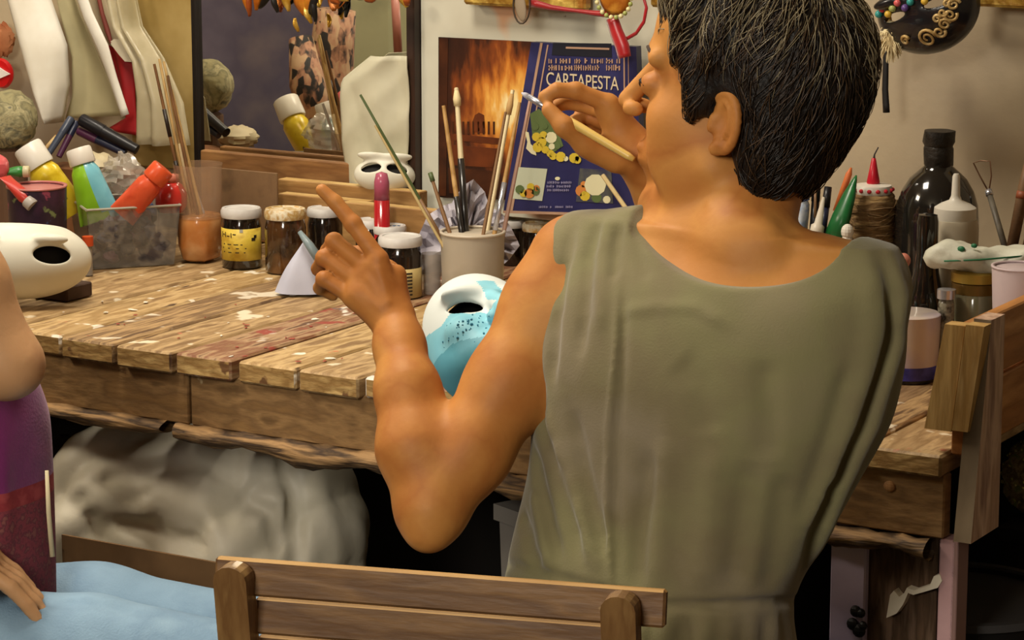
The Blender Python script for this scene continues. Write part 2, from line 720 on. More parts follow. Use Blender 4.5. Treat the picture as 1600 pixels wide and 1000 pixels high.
bark_board(BR - 0.02, splits[1], 0.672, 0.036, BV + 0.012)
bark_board(splits[1] - 0.01, splits[2] - 0.02, 0.675, 0.038, BV + 0.010)
bark_board(splits[2] - 0.04, splits[3], 0.676, 0.034, BV + 0.010)
bark_board(splits[3] - 0.01, BL, 0.674, 0.036, BV + 0.012)
# right leg of the bench: three boards side by side
lilac_m = mat('lilac_paint', '#c2b2ca', '#aa9cb8', scale=9, rough=0.6, bump=0.1)
umber_m = mat('umber_board', '#5f4733', ['#46321f', '#735b48'], scale=9, stretch=(8, 8, 1), rough=0.8, bump=0.3,
              spots=[('#8d8560', 9, 0.72)])
rose_m = mat('rose_paint', '#cba3a4', '#b08889', scale=9, rough=0.6, bump=0.1)


def ux(px, py=900, v=BV + 0.03):
    return at_v(px, py, v).x


def legboard(x0, x1, m, v0=BV + 0.015, th=0.03, zt=0.672, nm='leg_board', lab=None):
    a, b = ux(x0, v=v0), ux(x1, v=v0)
    return MB().box(((a + b) / 2, v0 + th / 2, zt / 2), (b - a, th, zt), bev=0.002).build(nm, m, bench, label=lab)


legboard(1297, 1352, lilac_m, v0=BV + 0.02, lab='lilac painted leg board')
legboard(1354, 1464, umber_m, v0=BV + 0.03, lab='dark brown leg board')
legboard(1466, 1492, rose_m, v0=BV + 0.018, lab='pink edged leg board')
x1 = ux(1492)
MB().box((x1 + 0.004, BV + 0.035, 0.336), (0.008, 0.034, 0.672), bev=0.001).build('leg_board', mat('rose_side', '#8c6c66', rough=.7), bench)
for x in (-3.0, BL + 0.06):
    MB().box((x, BV + 0.05, 0.336), (0.08, 0.04, 0.672), bev=0.003).build('leg_board', umber_m, bench)
# cream paint drip on the leg, a dark knot of paint on the lilac board
drip_m = mat('cream_paint', '#e2d8c4', rough=0.5)


def flatpoly(px, v, th=0.0025):
    return [at_v(x, y, v) for x, y in px], (0, -th, 0)


pl, d = flatpoly([(1392, 961), (1398, 925), (1404, 918), (1412, 928), (1420, 922), (1424, 914), (1436, 918), (1460, 910), (1466, 896), (1475, 893),
                  (1479, 903), (1472, 914), (1452, 920), (1434, 925), (1426, 922), (1418, 940), (1408, 954)], BV + 0.03)
MB().prism(pl, (0, -0.014, 0)).build('paint_drip', drip_m, bench, label='cream paint drip')
mb = MB()
for x, y, r in ((1337, 955, .0075), (1345, 958, .006), (1332, 975, .008), (1342, 985, .009), (1348, 978, .006)):
    p = at_v(x, y, BV + 0.018)
    mb.ball(p, (r, .005, r), 10, 6)
mb.build('paint_blob', mat('black_paint', '#0c0a0b', rough=.5), bench, label='black paint blob')
# knot in the apron at the right
p = at_v(1390, 760, BV + 0.011)
MB().ball(p, (.008, .003, .007), 10, 6).build('knot', mat('knot', '#b98a58', '#6a4220', scale=60, rough=.7), bench)
# nail heads and dried paint lumps on the top
mb = MB()
for k in range(24):
    q = at_z(random.uniform(90, 600), random.uniform(455, 585), BZ)
    if BV + 0.01 < q.y < VW - 0.1 and BL < q.x < BR - 0.01:
        r = random.uniform(0.0012, 0.0042)
        mb.ball(q, (r * random.uniform(.6, 2.0), r * random.uniform(.6, 2.6), 0.0008), 7, 4, R=Matrix.Rotation(random.random() * 3, 3, 'Z'), wob=lambda d: random.uniform(.7, 1.2))
mb.build('paint_lumps', mat('dried_paint', '#e4dccb', rough=.6), bench, kind='stuff')
mb = MB()
for k in range(24):
    q = at_z(random.uniform(90, 600), random.uniform(470, 585), BZ)
    if BV + 0.01 < q.y:
        r = random.uniform(0.0015, 0.004)
        mb.ball(q, (r * random.uniform(.6, 2.0), r * random.uniform(.6, 2.6), 0.0007), 7, 4, R=Matrix.Rotation(random.random() * 3, 3, 'Z'), wob=lambda d: random.uniform(.7, 1.2))
mb.build('paint_lumps', mat('dried_red_paint', '#9c4636', rough=.6), bench, kind='stuff')

# ================================================================ crate side at the right end of the bench
pine_m = mat('pine_yellow', '#c6a264', ['#ab8448', '#d6b67c'], scale=6, stretch=(5, 5, .8), rough=0.65, bump=0.2,
             spots=[('#5e3d20', 16, 0.71)])
pinkwood_m = mat('pine_pink', '#bd9a80', ['#a6846e', '#caaa92', '#917060'], scale=6, stretch=(5, 5, .9), rough=0.65, bump=0.2,
                 spots=[('#4f3327', 15, 0.69)])
orange_m = mat('pine_orange', '#bb8044', ['#a06a34', '#cc955a'], scale=5, stretch=(5, .9, 5), rough=0.6, bump=0.2)
crate = thing('crate_side', 'raised pine crate side standing at the right end of the workbench', 'wooden crate', (BR + 0.02, BV, 0.68))
v0 = BV - 0.004


def front_board(xa0, xa1, xb0, xb1, yt, yb, v, th, m, lab=None):
    """board seen from the front, top edge xa0..xa1 at yt, bottom edge xb0..xb1 at yb"""
    p = [at_v(xb0, yb, v), at_v(xb1, yb, v), at_v(xa1, yt, v), at_v(xa0, yt, v)]
    zt = (p[2].z + p[3].z) / 2
    p[2].z = p[3].z = zt
    zb = (p[0].z + p[1].z) / 2
    p[0].z = p[1].z = zb
    return MB().prism(p, (0, th, 0)).build('board', m, crate, label=lab)


front_board(1476, 1508, 1444, 1486, 508, 672, BV + 0.012, 0.022, pine_m)
front_board(1509, 1538, 1487, 1512, 509, 674, BV + 0.010, 0.022, pine_m)
# outer board: narrow front, wide right side
px0 = at_v(1500, 700, v0).x
pr = at_v(1516, 700, v0).x
zt = at_v(1545, 512, v0).z
R0 = Matrix.Rotation(0.0, 3, 'Z')
xs = at_v(1541, 512, v0).x
mb = MB()
xb = at_v(1517, 845, v0).x
zb = at_v(1517, 850, v0).z
t_ = 0.022
xs = xb
mb.hexa([(xb - t_, v0, zb), (xb, v0, zb), (xb, v0 + .088, zb), (xb - t_, v0 + .088, zb),
         (xs - t_, v0 + .042, zt), (xs, v0 + .042, zt), (xs, v0 + .085, zt), (xs - t_, v0 + .085, zt)])
cb = mb.build('corner_board', pinkwood_m, crate, label='pinkish corner board with a grey-brown front edge')
cb.data.materials.append(mat('weathered_edge', '#75634a', '#5a4a34', scale=8, stretch=(3, 3, 1), rough=.8))
for f in cb.data.polygons:
    if f.normal.y < -.8:
        f.material_index = 1
# long side boards running back to the wall
for z0, z1, off in ((zt - 0.008, zt - 0.083, 0.0), (zt - 0.088, zt - 0.165, 0.0)):
    xa = xs - t_ - 0.002
    MB().box((xa - 0.008 + (0.0 if off == 0 else off), (v0 + .03 + VW - .03) / 2, (z0 + z1) / 2),
             (0.018, VW - .06 - v0, abs(z0 - z1)), bev=0.002).build('side_board', orange_m, crate, label='orange-brown side board running back to the wall')

# ================================================================ people
skin_m = mat('skin', '#b67a3e', ['#be8444', '#ab6c34', '#ba7d3f'], scale=7, rough=0.56, bump=0.05, bscale=130, sss=0.04, spec=0.3)
skin2_m = mat('skin_pale', '#c39468', ['#cb9c70', '#b3815a'], scale=8, rough=0.5, bump=0.05, bscale=160, sss=0.08, spec=0.4)


def head_frame(px, py, D, a, pitch, s):
    """frame of a head whose left ear is seen at a pixel; a: turned away, pitch: chin up"""
    fh = -CX * math.cos(a) + CD * math.sin(a)
    up = Vector((0, 0, 1))
    f = fh * math.cos(pitch) + up * math.sin(pitch)
    z = -fh * math.sin(pitch) + up * math.cos(pitch)
    l = z.cross(f)
    ear = W(px, py, D)
    o = ear - (f * -0.012 + l * 0.078 - z * 0.010) * s
    M = Matrix((f, l, z)).transposed()
    return o, M, s


def head_sdf(F, fr, ears=True):
    o, M, s = fr
    Mn = np.array(M)

    def T(x, y, z):
        return o + M @ Vector((x * s, y * s, z * s))

    def E(c, r, k, mode='u', rot=None):
        A = Mn if rot is None else Mn @ np.array(rot)
        F.op(ell(T(*c), np.array(r) * s, A), k, mode)

    def C(p, q, r1, r2, k, mode='u'):
        F.op(cone(T(*p), T(*q), r1 * s, r2 * s), k, mode)
    E((-.018, 0, .045), (.097, .074, .084), 0)
    E((.03, 0, -.01), (.062, .060, .09), .02)
    for sg in (-1, 1):
        C((.0, sg * .054, -.062), (.060, sg * .020, -.114), .020, .020, .025)
        E((.052, sg * .044, -.022), (.026, .02, .022), .02)
        C((.088, sg * .012, .038), (.076, sg * .045, .034), .009, .008, .014)
        E((.025, sg * .050, -.055), (.048, .019, .045), .02)
    E((.070, 0, -.119), (.021, .023, .018), .018)
    E((.035, 0, -.112), (.045, .035, .022), .03)
    E((.073, 0, -.066), (.024, .030, .030), .015)
    E((.055, 0, .07), (.036, .05, .04), .03)
    # sockets, nose, lips
    for sg in (-1, 1):
        E((.1, sg * .034, .010), (.014, .019, .012), .012, 'c')
        E((.078, sg * .033, .007), (.016, .0165, .0135), .004)
    C((.089, 0, .026), (.119, 0, -.018), .0075, .0100, .009)
    for sg in (-1, 1):
        E((.108, sg * .0125, -.024), (.011, .0075, .008), .005)
        E((.109, sg * .008, -.034), (.006, .0035, .005), .002, 'c')
    C((.0925, -.016, -.060), (.0925, .016, -.060), .0055, .0055, .006)
    C((.090, -.014, -.0725), (.090, .014, -.0725), .0062, .0062, .006)
    C((.0995, -.02, -.066), (.0995, .02, -.066), .0022, .0022, .002, 'c')
    for sg in (-1, 1):
        C((.0965, sg * .022, .0065), (.0925, sg * .045, .0055), .0024, .002, .002, 'c')
    if ears:
        for sg in (1, -1):
            cx_, cz_ = -.014, -.010
            rot = Matrix.Rotation(-sg * math.radians(24), 3, 'Z')
            E((cx_, sg * .0795, cz_), (.0165, .0042, .028), .005, rot=rot)
            E((cx_ + .002, sg * .0865, cz_ + .002), (.0100, .0085, .0165), .003, 'c')
            rim = []
            n = 14
            for i in range(n + 1):
                an = math.radians(50 + 215 * i / n)
                rim.append(T(cx_ + .0160 * math.cos(an), sg * (.0800 - .0085 * math.cos(an)), cz_ + .0285 * math.sin(an)))
            F.chain(rim, [(.0046 - .0008 * i / n) * s for i in range(n + 1)], .003)
            inner = []
            for i in range(8):
                an = math.radians(95 + 140 * i / 7)
                inner.append(T(cx_ + .001 + .0095 * math.cos(an), sg * (.0815 - .006 * math.cos(an)), cz_ + .002 + .0175 * math.sin(an)))
            F.chain(inner, [.0026 * s] * 8, .003)
            C((cx_ + .006, sg * .079, cz_ - .027), (cx_ + .001, sg * .0805, cz_ - .022), .0072, .0070, .004)
            C((cx_ + .014, sg * .0765, cz_ - .008), (cx_ + .013, sg * .077, cz_ + .002), .0048, .004, .004)
    return T


# ---------------------------------------------------------------- the woman at the bench
wroot = thing('person', 'woman with short dark hair in a sleeveless olive dress, back turned, painting with a brush', 'person',
              (W(1015, 900, 3.03).x, W(1015, 900, 3.03).y, 0))
HF = head_frame(1130, 190, 3.0, math.radians(25), math.radians(6), 1.12)

lev_px = [(372, 960, 1365, .045), (395, 915, 1388, .075), (440, 880, 1392, .098), (500, 862, 1398, .112), (560, 840, 1393, .118),
          (640, 838, 1376, .118), (700, 838, 1342, .112), (760, 832, 1310, .107), (820, 816, 1280, .104),
          (880, 800, 1241, .104), (930, 792, 1226, .108), (1000, 780, 1238, .125), (1100, 765, 1258, .14), (1200, 770, 1262, .14)]


def levels(off=0.0):
    L = []
    for py, xl, xr, b in lev_px:
        c = W((xl + xr) / 2, py, 3.03)
        hw = (xr - xl) / 2 * 3.03 / FPX
        a = math.sqrt(max(hw * hw - (b * .515) ** 2, .0025)) / .857
        L.append((c.z, c.x, c.y, a + off, b + off))
    return L


def torso(F, off=0.0, k=0.03):
    F.op(loft(levels(off)), 0)
    nb = W(1160, 378, 3.01)
    F.op(cone(nb, W(905, 398, 3.13), .050 + off, .042 + off), k)
    F.op(cone(nb, W(1338, 446, 2.955), .050 + off, .044 + off), k)
    F.op(cone(W(1150, 480, 3.0), W(1165, 400, 2.99), .07 + off, .05 + off), k)


Lshoulder = [(893, 408, 3.135), (855, 480, 3.12), (795, 600, 3.08), (733, 705, 3.05), (674, 796, 3.02)]
Lsr = [.049, .048, .046, .044, .0375]
Lfore = [(674, 796, 3.02), (650, 700, 3.05), (637, 610, 3.09), (624, 540, 3.14), (618, 500, 3.165)]
Lfr = [.0375, .0415, .0345, .0265, .0235]
# body surface
lo = np.array([min(W(x, y, d)[i] for x, y, d in ((480, 300, 3.3), (480, 900, 2.9), (1420, 300, 2.8), (1430, 1000, 2.8), (1000, 0, 3.3))) for i in range(3)]) - .03
hi = np.array([max(W(x, y, d)[i] for x, y, d in ((480, 300, 3.3), (480, 900, 2.9), (1420, 300, 2.8), (1430, 900, 3.3), (1000, -60, 3.3))) for i in range(3)]) + .03
lo[2] = 0.62
hi[2] = 1.40
H = 0.0027
F = Field(lo, hi, H)
torso(F, -0.009)
HT = head_sdf(F, HF)
nk = np.array(W(1160, 378, 3.02))
F.op(cone(HT(-.03, 0, -.06), nk, .050, .054), .02)
F.op(cone(HT(.02, 0, -.095), W(1105, 372, 3.06), .028, .045), .03)
# neck tendon and the bump of the spine
F.crease([W(1110, 262, 2.985), W(1085, 285, 3.0), (W(1055, 322, 3.02))], .009, -.004)
F.crease([W(1125, 262, 2.98), W(1108, 290, 2.99), (W(1090, 326, 3.0))], .010, .004)
F.op(ell(W(1190, 385, 2.965), (.02, .012, .022)), .02)
F.chain([W(*p) for p in Lshoulder], Lsr, .025)
F.chain([W(*p) for p in Lfore], Lfr, .02)
F.op(ell(W(668, 838, 3.0), (.018, .018, .016)), .02)
# right arm: forward and across, hidden behind the trunk
F.chain([W(1338, 460, 2.98), W(1285, 500, 3.09), W(1185, 515, 3.2)], [.042, .043, .038], .02)
F.chain([W(1185, 515, 3.2), W(1110, 430, 3.2), W(1040, 310, 3.19), W(992, 238, 3.17)], [.038, .04, .032, .026], .015)


def hand(F, wrist, wr, fingers, thumb, palm=(), rr=.0092, flesh=.013):
    wp = W(*wrist)
    mc = [W(*f[0]) for f in fingers]
    for i, m in enumerate(mc):
        st = wp.lerp(m, .12)
        F.op(cone(st, m, flesh * 1.15, flesh * .88), .014)
    for i in range(len(mc) - 1):
        mid = (mc[i] + mc[i + 1]) / 2
        F.op(cone(wp.lerp(mid, .3), wp.lerp(mid, .93), flesh * 1.05, flesh * .85), .010)
    for p, q, r1, r2 in palm:
        F.op(cone(W(*p), W(*q), r1, r2), .012)
    for f in fingers:
        pts = [W(*p) for p in f]
        sc_ = rr * (0.9 if f is fingers[-1] else 1)
        rad = [sc_ * 1.12, sc_ * 1.04, sc_ * .93, sc_ * .80][:len(pts)]
        G = F
        G.chain(pts, rad, .0035)
        # knuckle
        G.op(ell(pts[1], (rad[1] * 1.08,) * 3), .003)
    pts = [W(*p) for p in thumb]
    rad = [rr * 1.75, rr * 1.35, rr * 1.15, rr * .95]
    F.chain(pts, rad, .008)


# left hand, index finger raised, the others curled
hand(F, (617, 505, 3.165), .024,
     [[(592, 405, 3.175), (552, 350, 3.19), (524, 316, 3.20), (503, 297, 3.205)],
      [(573, 418, 3.18), (522, 377, 3.205), (512, 392, 3.235), (533, 410, 3.245)],
      [(560, 440, 3.18), (507, 403, 3.200), (498, 420, 3.230), (520, 438, 3.24)],
      [(552, 466, 3.175), (506, 436, 3.185), (500, 450, 3.215), (520, 462, 3.225)]],
     [(618, 468, 3.19), (606, 425, 3.225), (572, 398, 3.25), (545, 395, 3.255)],
     palm=[((617, 500, 3.17), (618, 430, 3.19), .018, .013), ((608, 500, 3.165), (560, 462, 3.17), .017, .013)])
for a_, b_ in (((588, 412), (612, 480)), ((570, 428), (606, 482)), ((558, 448), (600, 486))):
    F.crease([W(a_[0], a_[1], 3.165), W(b_[0], b_[1], 3.145)], .005, .0022)
# right hand pinching the brush
hand(F, (990, 236, 3.17), .025,
     [[(951, 162, 3.165), (900, 142, 3.16), (870, 141, 3.155), (851, 151, 3.155)],
      [(955, 178, 3.185), (905, 160, 3.195), (880, 160, 3.19), (866, 168, 3.18)],
      [(958, 195, 3.20), (912, 180, 3.215), (898, 192, 3.20), (905, 203, 3.19)],
      [(965, 212, 3.205), (925, 203, 3.22), (915, 213, 3.205), (925, 222, 3.195)]],
     [(962, 248, 3.155), (915, 226, 3.145), (882, 198, 3.135), (858, 172, 3.145)],
     palm=[((985, 240, 3.165), (930, 232, 3.155), .022, .015), ((980, 215, 3.17), (948, 172, 3.17), .017, .013)])
V, Q = F.mesh(2)
# colours of the skin: lips, brow and flush as their own paint
body = np_mesh('body', V, Q, skin_m, wroot)
del F

# lips as a thin part of the face, eye, brow
lips = MB()
lips.tube([HT(.0925, -.018, -.061), HT(.0945, 0, -.0600), HT(.0925, .018, -.061)], [.003, .0052, .003], 8)
lips.tube([HT(.090, -.015, -.0715), HT(.092, 0, -.0725), HT(.090, .015, -.0715)], [.003, .0060, .003], 8)
lips.build('lips', mat('lip_skin', '#9a4a38', rough=.45, sss=.1), body, smooth=True)
for sg in (-1, 1):
    ey = MB().ball(HT(.079, sg * .033, .007), .0150, 16, 12).build('eye', mat('eye_white', '#d8cbb8', rough=.25), body, smooth=True)
    MB().ball(HT(.090, sg * .036, .007), (.0058, .0058, .0058), 12, 8).build('iris', mat('iris', '#2a1a10', rough=.2), ey, smooth=True)
    lid = MB()
    lid.tube([HT(.088, sg * .022, .008), HT(.0935, sg * .030, .0105), HT(.0925, sg * .040, .0100), HT(.085, sg * .047, .0065)], [.001, .0017, .0018, .001], 7)
    lid.build('eyelashes', mat('lash', '#1c120c', rough=.7), body, smooth=True)
    br = MB()
    br.tube([HT(.0945, sg * .012, .037), HT(.0930, sg * .026, .042), HT(.0850, sg * .042, .041), HT(.0765, sg * .050, .036)], [.0018, .0030, .0026, .001], 7, flat=.6)
    br.build('eyebrow', mat('brow_hair', '#2e1f15', rough=.8), body, smooth=True)
# finger nails on the raised finger and the thumb of the right hand

# ---- hair: a soft mass with combed locks
ho, hM, hs = HF
hMn = np.array(hM)


def hairpt(x, y, z):
    return ho + hM @ Vector((x * hs, y * hs, z * hs))


def hair_field():
    pts = [hairpt(x, y, z) for x in (-.2, .13) for y in (-.13, .13) for z in (-.13, .19)]
    F = Field([min(p[i] for p in pts) for i in range(3)], [max(p[i] for p in pts) for i in range(3)], 0.0033)

    def E(c, r, k, mode='u', an=0):
        A = hMn @ np.array(Matrix.Rotation(an, 3, 'Y'))
        F.op(ell(hairpt(*c), np.array(r) * hs, A), k, mode)
    E((-.024, 0, .052), (.099, .088, .094), 0)
    E((-.050, 0, .022), (.072, .083, .088), .03)
    E((-.050, 0, -.045), (.042, .058, .048), .03)
    E((.02, 0, .105), (.07, .07, .045), .03)
    for sg in (-1, 1):
        E((-.052, sg * .052, -.03), (.032, .030, .055), .02)
        E((.022, sg * .070, .020), (.017, .014, .034), .015)
        # cut clear of the ear
        E((-.008, sg * .098, -.012), (.021, .032, .033), .005, 'c')
        E((.07, sg * .082, .0), (.042, .05, .045), .01, 'c')
    # face opening
    E((.135, 0, .0), (.078, .11, .093), .015, 'c')
    E((.06, 0, -.115), (.105, .13, .085), .015, 'c')
    return F


F = hair_field()
# coarse locks pressed into the mass
for k in range(90):
    an = random.uniform(-PI, PI)
    th0 = random.uniform(.1, .9)
    pts = []
    for j in range(5):
        th = th0 + j * .22
        d = Vector((math.sin(th) * math.cos(an), math.sin(th) * math.sin(an), math.cos(th)))
        p = Vector((-.045 + .125 * d.x, .098 * d.y, .05 + .105 * d.z))
        pts.append(hairpt(*p))
    F.crease(pts, .010, random.choice([-.007, .0075, .005]))
V, Q = F.mesh(1)
hair = np_mesh('hair', V, Q, mat('hair_dark', '#1a120e', ['#0f0a08', '#2a1d15'], scale=20, stretch=(2, 2, 1), rough=.55, bump=.5, bscale=60), wroot)
HV = V.copy()
# normals of the mass for the strands
me = hair.data
nrm = np.zeros(len(me.vertices) * 3, np.float32)
me.vertices.foreach_get('normal', nrm)
nrm = nrm.reshape(-1, 3)
cen = np.array(hairpt(-.04, 0, .03))
if ((HV - cen) * nrm).sum() < 0:
    nrm = -nrm
crown = np.array(hairpt(-.055, .01, .15))
fdir = np.array(hM.col[0])
udir = np.array(hM.col[2])


from mathutils.kdtree import KDTree
kd = KDTree(len(HV))
for i_, v_ in enumerate(HV):
    kd.insert(v_, i_)
kd.balance()


def strands(name, n, m, lenr, sel, lift, rad, parent, label=None, K=8):
    cu = bpy.data.curves.new(name, 'CURVE')
    cu.dimensions = '3D'
    cu.bevel_depth = 1.0
    cu.bevel_resolution = 0
    cu.resolution_u = 1
    off = np.array(wloc(parent))
    cand = np.nonzero(sel(HV))[0]
    pick = RNG.choice(cand, n)
    for idx in pick:
        q = HV[idx].copy()
        ni = idx
        L = RNG.uniform(*lenr)
        turn = RNG.normal(0, .28)
        lf = lift * RNG.uniform(.3, 1.3)
        pts = [q - nrm[ni] * .002]
        cl_ = np.sin(q * 55.0)                       # neighbouring hairs lean the same way
        for j in range(1, K):
            nn = nrm[ni]
            t = q - crown
            t = t / (np.linalg.norm(t) + 1e-6) - udir * .35 + cl_ * .42
            t = t - nn * (t @ nn)
            t = t / (np.linalg.norm(t) + 1e-6)
            t = t + np.cross(nn, t) * turn
            q = q + t * L / (K - 1)
            _, ni, _ = kd.find(q)
            v_, nn = HV[ni], nrm[ni]
            q = q - nn * ((q - v_) @ nn) * .8
            pts.append(q + nn * lf * math.sin(PI * j / (K - .4)))
        if ear_clear(np.array(pts)):
            continue
        sp = cu.splines.new('POLY')
        sp.points.add(K - 1)
        co = []
        ra = []
        for j, p in enumerate(pts):
            p = p - off
            co += [p[0], p[1], p[2], 1]
            ra.append(rad * min(1, .12 + 2.2 * (1 - j / (K - 1))))
        sp.points.foreach_set('co', co)
        sp.points.foreach_set('radius', ra)
        sp.use_smooth = True
    cu.materials.append(m)
    o = bpy.data.objects.new(name, cu)
    COL.objects.link(o)
    o.parent = parent
    o['kind'] = 'stuff'
    if label:
        o['label'] = label
    return o


def ear_clear(P_):
    """true when a hair would cross the ear or the cheek"""
    h = ((P_ - np.array(ho)) @ hMn) / hs
    e = ((h[:, 0] + .010) / .024) ** 2 + ((h[:, 2] + .012) / .036) ** 2
    ck = (h[:, 0] > .035) & (h[:, 2] < -.01)
    return bool((e < 1).any() or ck.any())


def hloc(V_):
    return ((V_ - np.array(ho)) @ hMn) / hs


strands('dark_strands', 3000, mat('hair_strand', '#211710', rough=.4), (.03, .06), lambda v: hloc(v)[:, 2] > -.12, .004, .0006, hair)
strands('brown_strands', 1300, mat('hair_brown', '#46321f', rough=.38), (.03, .06), lambda v: hloc(v)[:, 2] > -.03, .005, .0005, hair)
strands('grey_strands', 1500, mat('hair_grey', '#8a7c60', rough=.35), (.025, .055), lambda v: hloc(v)[:, 2] + RNG.normal(0, .022, len(v)) > .085, .006, .0005, hair,  # grey strands, mostly near the top of the hair
        label='grey strands on the crown')

# ---- dress
zb_ = W(1010, 935, 3.0).z
hip0 = W(1010, 1150, 3.03)
knees = [Vector((hip0.x, hip0.y, .545)) + CX * (sg * .07 + .01) + CD * .40 for sg in (-1, 1)]
hipc = W(1010, 1150, 3.03)
lo = np.array([hipc.x - .36, hipc.y - .24, .22])
hi = np.array([W(1440, 400, 2.9).x + .06, hipc.y + .58, 1.2])
F = Field(lo, hi, 0.003)
torso(F, .005)
cut_c = W(1165, 340, 3.02)
e1 = (W(1322, 372, 2.95) - W(1003, 318, 3.10))
half = e1.length / 2
e1.normalize()
nrm_c = e1.cross(Vector((0, 0, 1))).normalized()
zc_ = cut_c.z
bot = abs(W(1240, 447, 2.93).z - zc_)


def neck_cut(X, Y, Z):
    s_ = (X - cut_c.x) * e1.x + (Y - cut_c.y) * e1.y + (Z - cut_c.z) * e1.z
    ze = zc_ + s_ * e1.z / math.sqrt(1 - e1.z ** 2)
    s2 = s_ - 0.20 * half * np.clip((ze - Z) / bot, 0, 1.3)       # lowest point lies right of the middle
    t_ = np.minimum(Z - ze, 0) / bot
    q = np.sqrt((s2 / half) ** 2 + t_ ** 2)
    return (q - 1) * bot


cc = np.array(cut_c)
F.op((neck_cut, cc - .3, cc + .3), .003, 'c')
ah = W(868, 430, 3.12)
na = (W(868, 430, 3.12) - W(1000, 430, 3.04)).normalized()


def arm_cut(X, Y, Z):
    # plane of the left armhole, curving outwards below the arm
    dz = np.maximum(W(868, 470, 3.1).z - Z, 0)
    return -((X - ah.x) * na.x + (Y - ah.y) * na.y + (Z - ah.z) * na.z * .3 - dz * .75)


F.op((arm_cut, np.array(ah) + np.array([-.14, -.14, -.09]), np.array(ah) + np.array([.1, .14, .2])), .003, 'c')
# folds drawn on the back of the dress
DB = 2.93


def pl(pts, D=DB):
    return [W(x, y, d) for x, y, d in [(q + (D,))[:3] for q in pts]]


def back_d(px, py):
    """depth of the back surface of the trunk under a pixel"""
    lv = sorted(lev_px)
    py_ = min(max(py, lv[0][0]), lv[-1][0])
    for (a, b) in zip(lv[:-1], lv[1:]):
        if a[0] <= py_ <= b[0]:
            t = (py_ - a[0]) / (b[0] - a[0])
            xl, xr, bb = [a[i] + (b[i] - a[i]) * t for i in (1, 2, 3)]
            break
    d = 2.70
    while d < 3.25:
        w_ = W(px, py, d)
        i_ = np.round((np.array(w_) - F.lo) / F.h).astype(int)
        if (i_ >= 0).all() and (i_ < np.array(F.F.shape)).all() and F.F[tuple(i_)] < 0:
            return d
        d += .0015
    c = W((xl + xr) / 2, py, 3.03)
    hw = (xr - xl) / 2 * 3.03 / FPX
    A = math.sqrt(max(hw * hw - (bb * .515) ** 2, .0025)) / .857 + .004
    B = bb + .004
    best = None
    for i in range(700):
        d = 2.75 + i * .0005
        p = W(px, py, d)
        q = (abs(p.x - c.x) / A) ** 2.35 + (abs(p.y - c.y) / B) ** 2.35
        if q <= 1:
            return d
        if best is None or q < best[0]:
            best = (q, d)
    return best[1]


FOLDS = []


def fold(pts, wd, amp):
    amp *= 1.35
    wd *= 1.1
    P_ = []
    for (x0, y0), (x1, y1) in zip(pts[:-1], pts[1:]):
        for i in range(4):
            t = i / 4
            P_.append((x0 + (x1 - x0) * t, y0 + (y1 - y0) * t))
    P_.append(pts[-1])
    FOLDS.append(([W(x, y, back_d(x, y)) for x, y in P_], wd, amp))


fold([(967, 440), (963, 540), (951, 678), (948, 790), (955, 925)], .0042, .0035)
fold([(975, 440), (972, 540), (962, 678), (960, 790), (966, 925)], .007, -.0035)
fold([(969, 345), (962, 400), (958, 440)], .006, -.004)
fold([(935, 345), (920, 400), (915, 470), (905, 560)], .008, -.005)
fold([(950, 345), (942, 420), (938, 520)], .008, .004)
fold([(895, 350), (880, 420), (868, 500), (862, 600)], .008, -.006)
fold([(990, 350), (1000, 400), (1012, 440)], .006, -.003)
fold([(1376, 400), (1395, 450), (1388, 531), (1345, 671), (1300, 762), (1256, 895)], .0085, -.0085)
fold([(1392, 400), (1408, 460), (1402, 540), (1362, 665), (1318, 762), (1268, 880)], .010, .006)
fold([(1360, 420), (1370, 500), (1350, 590), (1310, 700), (1260, 830)], .013, .006)
fold([(1335, 560), (1300, 680), (1250, 820)], .012, -.004)
fold([(838, 560), (845, 650), (875, 740), (915, 880)], .010, -.008)
fold([(832, 700), (845, 770), (872, 880)], .009, -.008)
fold([(850, 640), (872, 720), (900, 800), (935, 895)], .010, .007)
fold([(835, 760), (850, 830), (862, 890)], .009, .006)
fold([(892, 640), (910, 720), (945, 870)], .009, -.006)
fold([(815, 800), (830, 860), (842, 895)], .008, -.006)
fold([(1018, 700), (1008, 780), (992, 925)], .011, -.0055)
fold([(1040, 680), (1035, 780), (1025, 925)], .013, .0045)
fold([(1172, 720), (1160, 800), (1144, 925)], .012, -.005)
fold([(1120, 700), (1110, 800), (1095, 925)], .013, .004)
fold([(1193, 560), (1200, 640), (1198, 720)], .013, -.004)
fold([(1060, 560), (1090, 600), (1110, 680)], .016, -.003)
fold([(969, 487), (1030, 478), (1088, 480), (1144, 512)], .007, .0022)
fold([(1225, 740), (1215, 830), (1200, 925)], .012, -.004)
# gathered skirt below the belt
for x in range(800, 1240, 34):
    fold([(x, 958), (x - 6, 1060), (x - 10, 1180)], .009, random.choice([-.006, .006, .005, -.004]))
for f_ in FOLDS:
    F.crease(*f_)
FOLDS.clear()
